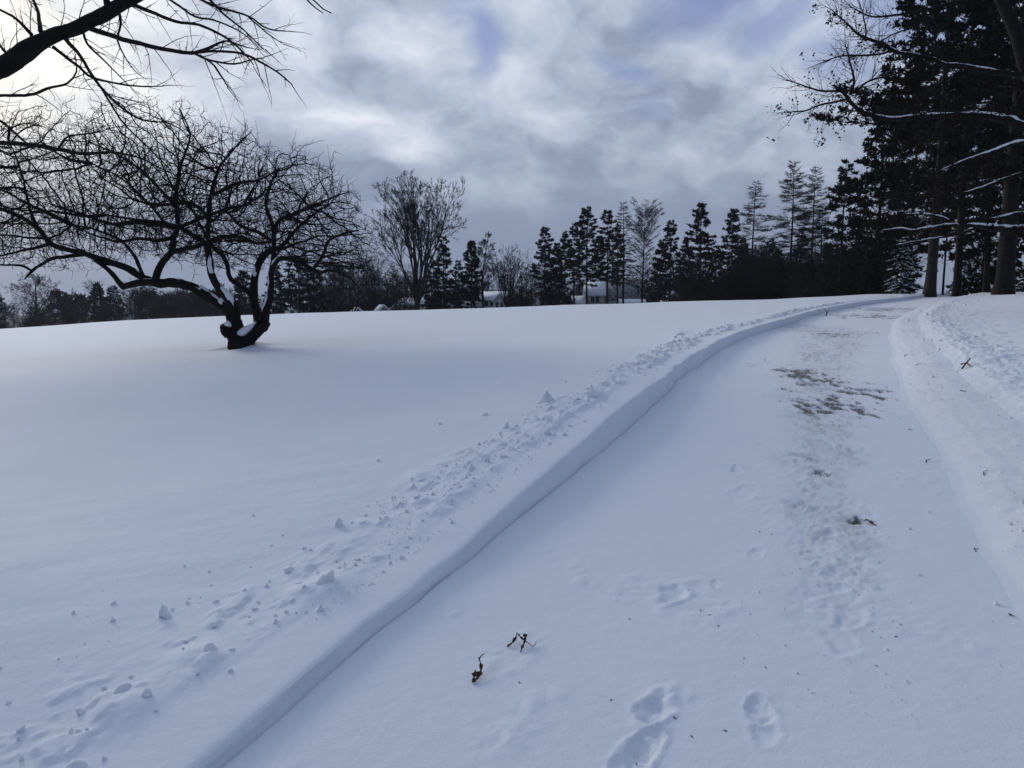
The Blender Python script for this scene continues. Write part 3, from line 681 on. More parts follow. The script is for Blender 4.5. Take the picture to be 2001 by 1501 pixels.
    add_part('trunk', [tube(*tr, 14, .12, 1), tube(*smooth_line([tr[0][int(len(tr[0]) * .55)], (tr[0][int(len(tr[0]) * .6)] + q0) / 2, q0], [.09, .06, T[18][1][0]], .1), 8, .1, 2)], M_BARK, root, root.location)
    for k, (p, r) in enumerate(T[:21]):
        if len(p) > 4: p = p + np.cumsum(rng.normal(0, .0022, p.shape), 0)
        add_part('limb', [tube(p, r, 10 if k == 0 else 7, .14 if k == 0 else .1, k)], M_BARK, root, root.location)
    a, _ = sprout(T[1:21] + T[23:], .15, .62, .0062, rng, 1, .5, .1, .1, True, .8)
    b, _ = sprout(T[:1], .17, .9, .008, rng, 2, .25, .2, .3, True, .8)
    add_part('crown', [seg_mesh('t', *a, 4), seg_mesh('t', *b, 4)] + [tube(p, r, 6, .1, 7) for p, r in T[21:]], M_TWIG, root, root.location, False)
left_tree()
# ------------------------------------------------------------------ far trees
def bare_tree_mesh(name, h, width, seed, style='round', r0=None, twig=.016, dens=1.):
    """trunk part and crown part of a leafless broadleaf, base at the origin"""
    rng = np.random.default_rng(seed); r0 = r0 or h * .017
    S = {0: [], 1: []}
    tips = []
    fork = {'vase': .16, 'round': .26, 'oval': .2, 'low': .1}[style]
    def branch(p, d, L, r, lv, up):
        n = 5 if lv < 2 else 3; st = L / n; q = p
        for k in range(n):
            d = unit(d + rng.normal(0, .10 + .03 * lv, 3) + np.array([0, 0, up * .10])); e = q + d * st
            f0, f1 = 1 - .62 * k / n, 1 - .62 * (k + 1) / n
            S[0 if lv == 0 else 1].append((q, e, max(r * f0, twig), max(r * f1, twig))); q = e
            if lv < 4 and (lv == 0 or k > (1 if style == 'vase' and lv == 1 else 0) or (rng.random() < .5 and style != 'vase')):
                m = (2 if lv in (1, 2) else 3 if lv == 3 else 1) + (1 if style == 'vase' and lv in (1, 2) and k > 1 else 0)
                m = int(m * dens + rng.random())
                for _ in range(m):
                    s = unit(np.cross(d, rng.normal(0, 1, 3))); a = rng.uniform(.35, .8) if style == 'vase' else rng.uniform(.5, 1.1)
                    branch(q, unit(d + s * a), L * (rng.uniform(.24, .46) if style == 'vase' else rng.uniform(.36, .66)) * (1 - .25 * k / n), r * f1 * rng.uniform(.45, .62), lv + 1, up)
    th = h * fork; lean = rng.normal(0, .02, 2)
    q = np.zeros(3); n = 4
    for k in range(n):
        e = q + np.array([lean[0], lean[1], 1]) * th / n
        S[0].append((q, e, r0 * (1.35 if k == 0 else 1.08 - .05 * k), r0 * (1.05 - .05 * k))); q = e
    if style in ('round', 'oval'):
        d = np.array([0, 0, 1.]); m = 11; L = h - th
        for k in range(m):
            d = unit(d + rng.normal(0, .06, 3) + np.array([0, 0, .2])); e = q + d * L / m * .93; f = 1 - .85 * k / m
            S[0].append((q, e, r0 * f, r0 * (1 - .85 * (k + 1) / m))); q = e
            for _ in range(3 if k < m - 2 else 4):
                a = rng.uniform(0, 6.283); z = rng.uniform(.15, .6) if style == 'round' else rng.uniform(.5, 1.1)
                prof = math.sin(min(1, (k + 1.5) / m * (.95 if style == 'round' else 1.)) * math.pi) ** .6 * .5 + .35 * (1 - k / m)
                branch(q, unit(np.array([math.cos(a), math.sin(a), z])), width * .62 * max(prof, .22) * rng.uniform(.75, 1.15), r0 * f * .42, 1, .6)
    else:
        m = 18 if style == 'vase' else 9
        for k in range(m):
            a = k * 2.4 + rng.uniform(-.3, .3); t = (k + .5) / m; sp = (width / 2) / (h - th) * math.sqrt(t) * (.98 if style == 'vase' else 1.05)
            st = q - np.array([0, 0, th * rng.uniform(0, .45) * t * (1.6 if style == 'vase' else 1)])
            branch(st, unit(np.array([math.cos(a) * sp, math.sin(a) * sp, 1.])), (h - th) * (rng.uniform(.68, .86) if style == 'vase' else rng.uniform(.72, .92)) * (1.0 - .22 * t), r0 * .5 * (1 - .3 * t), 1, 1.0 if style == 'vase' else .7)
    out = []
    for k in (0, 1):
        a = [np.array([s[i] for s in S[k]]) for i in range(4)]
        out.append(seg_mesh('x', *a, 6 if k == 0 else 3))
    return out
def conifer_mesh(h, width, seed, kind='pine', base=.3, tuft=.5, nt=5, gap=.6, r0=None, tufts=1., snow=False):
    """trunk, boughs, needles (and snow) of a conifer, base at the origin"""
    rng = np.random.default_rng(seed); r0 = r0 or h * .012
    lean = rng.normal(0, .008, 2); bow = rng.normal(0, .0035 * h, 2)
    def ax(z): return np.array([lean[0] * z + bow[0] * math.sin(z / h * 3), lean[1] * z + bow[1] * math.sin(z / h * 3), z])
    zs = h * np.concatenate([[-.01, .02, .05], np.linspace(.1, 1, 12)]); tp = np.array([ax(z) for z in zs]); tr = r0 * (1 - zs / h * .93); tr[:2] *= (1.35, 1.1)
    B, C, D, Sz, SN = [], [], [], [], []
    z = h * base
    while z < h * .985:
        f = (z / h - base) / (1 - base)
        if kind == 'pine': prof = (1 - f) ** .62 * (.55 + .6 * min(1, f * 3.2)) * .86
        elif kind == 'larch': prof = (1 - f) ** .75 * (.8 + .35 * min(1, f * 4)) * 1.05
        elif kind == 'wide': prof = (.45 + .8 * f - .55 * f ** 3) * .95
        else: prof = (1 - f) ** .85
        nb = int(rng.integers(3, 6))
        a0 = rng.uniform(0, 6.28)
        for k in range(nb):
            a = a0 + k * 6.283 / nb + rng.normal(0, .25); L = width / 2 * prof * rng.uniform(.40, 1.22) + .12 * (h / 15)
            if rng.random() < (.13 if kind == 'pine' else .08): continue
            rise = {'pine': rng.normal(.16, .12) + .5 * f, 'larch': rng.normal(-.05, .13) + .5 * f, 'wide': rng.normal(.55, .1), 'spruce': -.28 + .35 * f}[kind]
            d = np.array([math.cos(a), math.sin(a), rise]); d /= np.linalg.norm(d)
            p = ax(z + rng.uniform(-.2, .2) * gap); n = 5; br = r0 * (1 - z / h * .8) * (.26 if kind != 'larch' else .22); q = p; pts = [p]
            sag = {'pine': .10, 'larch': .10, 'wide': -.16, 'spruce': .16}[kind]
            for j in range(n):
                d = unit(d + np.array([0, 0, (-sag if j < 3 else sag * 1.2)]) + rng.normal(0, .06, 3)); e = q + d * L / n
                B.append((q, e, max(br * (1 - .8 * j / n), .022), max(br * (1 - .8 * (j + 1) / n), .018))); q = e; pts.append(e)
            pts = np.array(pts); side = unit(np.cross(d, np.array([0, 0, 1.])))
            m = max(3, int(L / (tuft * .62) * 2.6 * tufts))
            for j in range(m):
                t = rng.uniform(.28 if kind == 'pine' else .08, 1.02) ** .85; i = min(int(t * n), n - 1); u = t * n - i
                c = pts[i] * (1 - u) + pts[i + 1] * u; w = rng.normal(0, .30) * L * (1.05 - t) * .75
                c2 = c + side * w + d * abs(w) * .6 + np.array([0, 0, rng.normal(0, .04) * L * .3 + .02])
                if abs(w) > .25: B.append((c, c2, .018, .014))
                if kind in ('larch', 'wide'):
                    for _ in range(2):
                        dd = unit(d * rng.uniform(.3, 1) + side * rng.choice([-1, 1]) * rng.uniform(.3, 1.0) + np.array([0, 0, rng.normal(.1, .3)])); B.append((c2, c2 + dd * tuft * rng.uniform(.5, 1.4), .020, .013))
                else:
                    C.append(c2); D.append(unit(d * .7 + side * np.sign(w) * .5 + np.array([0, 0, .35 if kind == 'pine' else -.05]))); Sz.append(tuft * rng.uniform(.65, 1.2))
                    if snow and rng.random() < .9: SN.append((c2 + np.array([0, 0, tuft * .12]), d, tuft * rng.uniform(.5, 1.0)))
        z += gap * rng.uniform(.65, 1.3) * (1 - .35 * f)
    res = {'trunk': tube(tp, tr, 8, .08, seed)}
    a = [np.array([s[i] for s in B]) for i in range(4)]; res['boughs'] = seg_mesh('b', *a, 3)
    if C: res['needles'] = tris(np.array(C), np.array(D), np.array(Sz), nt, rng, .62, .17)
    if SN:
        V, F = [], []
        ico = np.array([[1, 0, 0], [-1, 0, 0], [0, 1, 0], [0, -1, 0], [0, 0, 1], [0, 0, -.6], [.6, .6, .3], [-.6, .6, .3], [.6, -.6, .3], [-.6, -.6, .3]], float)
        FF = np.array([[0, 6, 4], [6, 2, 4], [2, 7, 4], [7, 1, 4], [1, 9, 4], [9, 3, 4], [3, 8, 4], [8, 0, 4], [6, 0, 5], [2, 6, 5], [7, 2, 5], [1, 7, 5], [9, 1, 5], [3, 9, 5], [8, 3, 5], [0, 8, 5]])
        for (c, d, s) in SN:
            sd = unit(np.cross(d, [0, 0, 1.])); q = ico * np.array([s, s * .55, s * .24]) * rng.uniform(.7, 1.2, (10, 1))
            V.append(c + q[:, :1] * d + q[:, 1:2] * sd + q[:, 2:] * np.array([0, 0, 1.])); F.append(FF + 10 * (len(V) - 1))
        res['snow'] = (np.vstack(V), np.vstack(F))
    return res
def tree_root(label, cat, px, t, name, group=None, sink=.1, rz=0):
    r = ray(px, 600); x, y = r[0] * t * KD, r[1] * t * KD; z = float(base(x, y)) + .18 - sink
    return empty(name, (x, y, z), label, cat, group, rz), (x, y, z)
def height_at(px, top, t, z): return W(px, top, t)[2] - z
def put_conifer(px, top, t, width_px, label, name='pine_tree', group=None, **k):
    root, (x, y, z) = tree_root(label, 'tree', px, t, name, group)
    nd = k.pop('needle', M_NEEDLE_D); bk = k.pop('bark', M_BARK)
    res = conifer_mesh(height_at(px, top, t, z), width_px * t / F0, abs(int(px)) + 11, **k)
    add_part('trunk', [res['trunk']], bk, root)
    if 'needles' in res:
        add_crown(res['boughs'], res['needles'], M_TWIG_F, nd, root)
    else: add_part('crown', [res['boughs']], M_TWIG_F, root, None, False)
    if 'snow' in res: add_part('bough_snow', [res['snow']], M_SNOW, root)
    return root
def put_bare(px, top, t, width_px, label, style='round', name='bare_tree', group=None, twig=None, dens=1., r0=None, m=None):
    root, (x, y, z) = tree_root(label, 'tree', px, t, name, group)
    h = height_at(px, top, t, z); a, b = bare_tree_mesh('t', h, width_px * t / F0, abs(int(px)) + 5, style, r0, twig or t * .00026, dens)
    add_part('trunk', [a], M_BARK, root); add_part('crown', [b], m or M_TWIG_F, root, None, False)
    return root
def far_trees():
    # the big vase-shaped tree and what stands round it
    put_bare(815, 350, 60, 190, 'tall vase-shaped bare tree standing alone over the white houses, crown fanned wide', 'vase', twig=.021, dens=1.2, r0=.45)
    put_bare(724, 505, 66, 80, 'low bare tree at the left foot of the tall vase-shaped tree', 'low', dens=.8)
    put_bare(690, 520, 70, 70, 'thin bare tree half hidden behind the right tip of the apple tree', 'low', dens=.8)
    put_bare(655, 515, 74, 80, 'bare tree right of the dark wide conifer behind the apple tree', 'oval', dens=.8)
    put_conifer(868, 463, 68, 62, 'dark conifer touching the right side of the tall vase-shaped tree', kind='pine', base=.06, tuft=.55, tufts=1.8)
    put_conifer(922, 472, 66, 56, 'dark conifer in front of a bare crown, above the small white house', kind='pine', base=.22, tuft=.52, tufts=1.7)
    put_bare(944, 455, 78, 60, 'bare tree whose crown shows just behind the conifer above the white house', 'oval', dens=.8)
    put_bare(990, 488, 74, 95, 'broad bare tree right of the white house, in the gap before the pines', 'vase', dens=.85)
    put_bare(1030, 520, 80, 60, 'small bare tree at the left foot of the pine row', 'low', dens=.8)
    put_bare(775, 540, 72, 70, 'short bare tree beneath the tall vase-shaped crown', 'low', dens=.8)
    # the pine row
    put_conifer(1066, 446, 70, 68, 'first dark pine at the left end of the pine row', kind='pine', base=.22, tuft=.46, tufts=1.6)
    put_conifer(1103, 455, 74, 52, 'shorter dark pine second from the left end of the pine row', kind='pine', base=.35, tuft=.46, tufts=1.6)
    put_conifer(1147, 406, 71, 84, 'tallest dark pine of the row, right above the gabled house', kind='pine', base=.30, tuft=.46, tufts=1.6)
    put_conifer(1122, 440, 76, 50, 'dark pine wedged left of the tallest pine above the house', kind='pine', base=.42, tuft=.46, tufts=1.6)
    put_conifer(1186, 412, 73, 68, 'dark pine close on the right of the tallest pine, above the gabled roof', kind='pine', base=.34, tuft=.46, tufts=1.6)
    put_conifer(1206, 440, 75, 40, 'lower dark pine just left of the slim bare larch', kind='pine', base=.36, tuft=.46, tufts=1.6)
    put_conifer(1217, 396, 66, 66, 'slim bare larch with a straight pole-like trunk at the house gable', 'larch_tree', kind='larch', base=.30, tuft=.5, gap=.6, tufts=1.1)
    put_conifer(1254, 418, 66, 100, 'broad bare larch with upswept boughs right of the slim larch', 'larch_tree', kind='wide', base=.22, tuft=.55, gap=.7, tufts=1.2)
    put_conifer(1084, 478, 77, 60, 'low dark pine between the first two pines of the row', kind='pine', base=.2, tuft=.46, tufts=1.6)
    put_conifer(1168, 462, 90, 60, 'low dark pine behind the gabled roof', kind='pine', base=.3, tuft=.46, tufts=1.6)
    put_conifer(1288, 470, 76, 56, 'low dark pine right of the broad bare larch', kind='pine', base=.15, tuft=.46, tufts=1.6)
    put_conifer(1448, 468, 72, 64, 'low dark pine beneath the tall larch right of the narrow pine', kind='pine', base=.1, tuft=.46, tufts=1.6)
    put_conifer(1500, 470, 70, 60, 'low dark pine between the two tallest larches', kind='pine', base=.1, tuft=.46, tufts=1.6)
    put_conifer(1560, 450, 66, 66, 'dark pine between the tallest larch and its close neighbour', kind='pine', base=.1, tuft=.46, tufts=1.6)
    put_conifer(845, 500, 74, 54, 'low dark conifer under the right half of the vase-shaped tree', kind='pine', base=.05, tuft=.46, tufts=1.6)
    put_conifer(895, 508, 74, 50, 'low dark conifer between the two conifers left of the white house', kind='pine', base=.05, tuft=.46, tufts=1.6)
    put_conifer(1308, 432, 69, 72, 'dark pine with a blunt top right of the broad larch', kind='pine', base=.24, tuft=.46, tufts=1.6)
    put_conifer(1364, 402, 66, 104, 'wide layered dark pine standing clear against the sky right of the larches', kind='pine', base=.20, tuft=.46, tufts=1.6)
    put_conifer(1338, 470, 72, 50, 'low dark pine filling the gap left of the wide layered pine', kind='pine', base=.16, tuft=.46, tufts=1.6)
    put_conifer(1398, 480, 72, 56, 'low dark pine filling the gap right of the wide layered pine', kind='pine', base=.16, tuft=.46, tufts=1.6)
    put_conifer(1428, 408, 66, 62, 'narrow dark pine with a leaning tip beside the tall bare larch', kind='pine', base=.25, tuft=.46, tufts=1.6)
    put_conifer(1467, 357, 63, 112, 'tall bare larch with drooping layered boughs right of the narrow pine', 'larch_tree', kind='larch', base=.16, tuft=.6, gap=.62, tufts=1.5)
    put_conifer(1538, 320, 60, 128, 'tallest bare larch, its tip the highest of the far treeline', 'larch_tree', kind='larch', base=.18, tuft=.6, gap=.6, tufts=1.5)
    put_conifer(1582, 330, 62, 100, 'bare larch close on the right of the tallest larch', 'larch_tree', kind='larch', base=.26, tuft=.55, gap=.62, tufts=1.5)
    put_conifer(1600, 395, 58, 50, 'short bare larch in front of the big dark evergreens', 'larch_tree', kind='larch', base=.2, tuft=.5, gap=.62, tufts=1.5)
    put_conifer(1517, 488, 52, 54, 'small dense spruce at the feet of the tall larches', 'spruce_tree', kind='spruce', base=.03, tuft=.55, gap=.5)
    put_conifer(1578, 505, 46, 60, 'small dark spruce left of the plough track bend', 'spruce_tree', kind='spruce', base=.03, tuft=.5, gap=.5)
    put_conifer(1640, 480, 44, 64, 'dark spruce under the left skirts of the big evergreens', 'spruce_tree', kind='spruce', base=.03, tuft=.5, gap=.5)
    put_bare(1668, 470, 40, 80, 'thin bare tree among dark brush under the big evergreens', 'low', dens=.8)
    put_bare(1620, 470, 48, 70, 'bare tree beside the dark spruce at the end of the treeline', 'oval', dens=.8)
    put_bare(1490, 500, 56, 60, 'bare sapling between the two tall larches', 'low', dens=.8)
    put_bare(1440, 520, 58, 60, 'bare sapling beneath the narrow dark pine', 'low', dens=.8)
    # dark conifers seen through the apple tree
    put_conifer(585, 503, 74, 92, 'wide dark conifer seen through the right side of the apple tree', kind='pine', base=.24, tuft=.8, tufts=1.2, gap=.8)
    put_conifer(540, 520, 78, 60, 'dark conifer behind the right trunk of the apple tree', kind='pine', base=.2, tuft=.8, tufts=1.1)
    put_conifer(478, 532, 84, 70, 'dark conifer seen in the fork of the apple tree', kind='pine', base=.05, tuft=.9, tufts=1.1)
    put_conifer(622, 530, 76, 50, 'dark conifer at the right end of the clump behind the apple tree', kind='pine', base=.25, tuft=.8)
    # the far wood at the left
    H = 128
    put_bare(70, 541, 118, 88, 'round bare tree standing clear at the far left of the field', 'round', twig=.026, dens=.72, r0=.4)
    put_bare(-12, 575, 122, 60, 'bare tree cut by the left edge of the picture', 'round', twig=.036)
    put_bare(122, 572, H, 60, 'brownish bare tree right of the round bare tree', 'round', twig=.04, m=M_BRUSH)
    put_bare(148, 578, H + 4, 56, 'low brownish bare tree in front of the flat-topped pines', 'round', twig=.04, m=M_BRUSH)
    put_conifer(184, 556, H, 48, 'flat-topped dark pine in the far wood at left', kind='wide', base=.25, tuft=1.3, tufts=1.1, gap=1.2)
    put_conifer(192, 557, H - 3, 44, 'dark pine in the middle of the far wood at left', kind='pine', base=.12, tuft=1.2, tufts=1.2)
    put_conifer(222, 561, H - 2, 46, 'dark pine with snowy boughs in the far wood, under the long apple limb', kind='pine', base=.10, tuft=1.2, tufts=1.1, snow=True)
    put_bare(262, 566, H, 64, 'bare tree with pale limbs right of the snowy far pine', 'low', twig=.04)
    put_bare(298, 568, H + 3, 56, 'bare tree under the crook of the long apple limb', 'round', twig=.04)
    put_bare(332, 578, H, 60, 'bare tree left of the apple trunk, far behind it', 'round', twig=.04)
    put_bare(375, 576, H - 6, 60, 'bare tree under the middle of the long apple limb', 'oval', twig=.04)
    put_bare(418, 572, H - 14, 64, 'bare tree just left of the apple trunk, at the field edge', 'round', twig=.04)
    # brush along the foot of the wood: a few plants, repeated
    rng = np.random.default_rng(77); protos = []
    for k in range(4):
        a, b = bare_tree_mesh('b', 4.4, 5.0, 900 + k, 'low', .05, .02, .62)
        V, F = join([a, b]); me = mesh_np('shrub', V, F); me.materials.append(M_BRUSH); protos.append(me)
    spots = [(rng.uniform(560, 1740), None) for _ in range(120)] + [(rng.uniform(-20, 560), 1) for _ in range(50)]
    for i, (px, far) in enumerate(spots):
        t = rng.uniform(108, 126) if far else rng.uniform(78, 90) if px < 1300 else rng.uniform(52, 64) if px < 1560 else rng.uniform(38, 56)
        if 925 < px < 1010 or 1130 < px < 1250: t = rng.uniform(92, 99)
        r = ray(px, 600); x, y = r[0] * t * KD, r[1] * t * KD
        o = bpy.data.objects.new('shrub', protos[i % 4]); COL.objects.link(o); s = rng.uniform(.45, 1.65) * (1.25 if far else 1 if px < 1300 else 1.1)
        o.location = (x, y, float(base(x, y)) + .1); o.rotation_euler = (0, 0, rng.uniform(0, 6.28)); o.scale = (s * 1.1, s * 1.1, s)
        tag(o, 'leafless dark brush at the foot of the ' + ('far wood at left' if far else 'treeline beyond the field'), 'shrub', 'brush under the far wood' if far else 'brush under the treeline')
    # the wood behind it all, one mass
    a = [[], [], [], []]; NC, ND, NS = [], [], []
    def mass(px0, px1, t0, t1, top0, top1, n):
        for _ in range(n):
            px = rng.uniform(px0, px1); t = rng.uniform(t0, t1); r = ray(px, 600); x, y = r[0] * t * KD, r[1] * t * KD; z = float(base(x, y))
            h = max(2.5, height_at(px, rng.uniform(top0, top1) + 26 * float(vnoise(np.array(px / 28.), np.array(1.), 5)), t, z)); q = np.array([x, y, z]); lean = rng.normal(0, .06, 2)
            tp = q + np.array([lean[0] * h, lean[1] * h, h]); a[0].append(q); a[1].append(tp); a[2].append(.14); a[3].append(.03)
            for k in range(26):
                f = rng.uniform(.12, 1); p = q + (tp - q) * f; d = unit(np.append(rng.normal(0, 1, 2), rng.uniform(.1, 1.0))); L = h * .26 * (1.15 - f) * rng.uniform(.5, 1.3) + .4
                e = p + d * L; a[0].append(p); a[1].append(e); a[2].append(.06); a[3].append(.025)
                for _ in range(3):
                    g = rng.uniform(.3, 1); s = p + (e - p) * g; a[0].append(s); a[1].append(s + unit(d + rng.normal(0, .6, 3)) * L * .5); a[2].append(.04); a[3].append(.03)
    mass(560, 1420, 100, 120, 520, 552, 300); mass(1400, 1760, 76, 96, 490, 535, 190); mass(-40, 600, 132, 150, 577, 616, 210)
    V, F = seg_mesh('w', *[np.array(k) for k in a], 3)
    o = link('far_wood', mesh_np('far_wood', V, [F]), M_BRUSH, None, False); tag(o, kind='stuff')
far_trees()
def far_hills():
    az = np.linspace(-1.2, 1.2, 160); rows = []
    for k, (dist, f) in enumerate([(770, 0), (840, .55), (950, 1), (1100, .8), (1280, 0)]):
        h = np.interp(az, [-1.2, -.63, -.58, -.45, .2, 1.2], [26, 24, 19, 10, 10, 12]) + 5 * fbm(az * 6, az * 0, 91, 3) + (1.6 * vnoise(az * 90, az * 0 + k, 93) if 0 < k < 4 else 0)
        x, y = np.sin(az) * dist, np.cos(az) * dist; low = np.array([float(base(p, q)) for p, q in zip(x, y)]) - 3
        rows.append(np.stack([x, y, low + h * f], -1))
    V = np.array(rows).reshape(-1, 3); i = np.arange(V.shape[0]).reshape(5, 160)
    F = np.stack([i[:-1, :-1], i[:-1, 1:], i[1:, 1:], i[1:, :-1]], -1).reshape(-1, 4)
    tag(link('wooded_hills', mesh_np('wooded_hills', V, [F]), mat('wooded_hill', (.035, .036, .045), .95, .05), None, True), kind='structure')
far_hills()
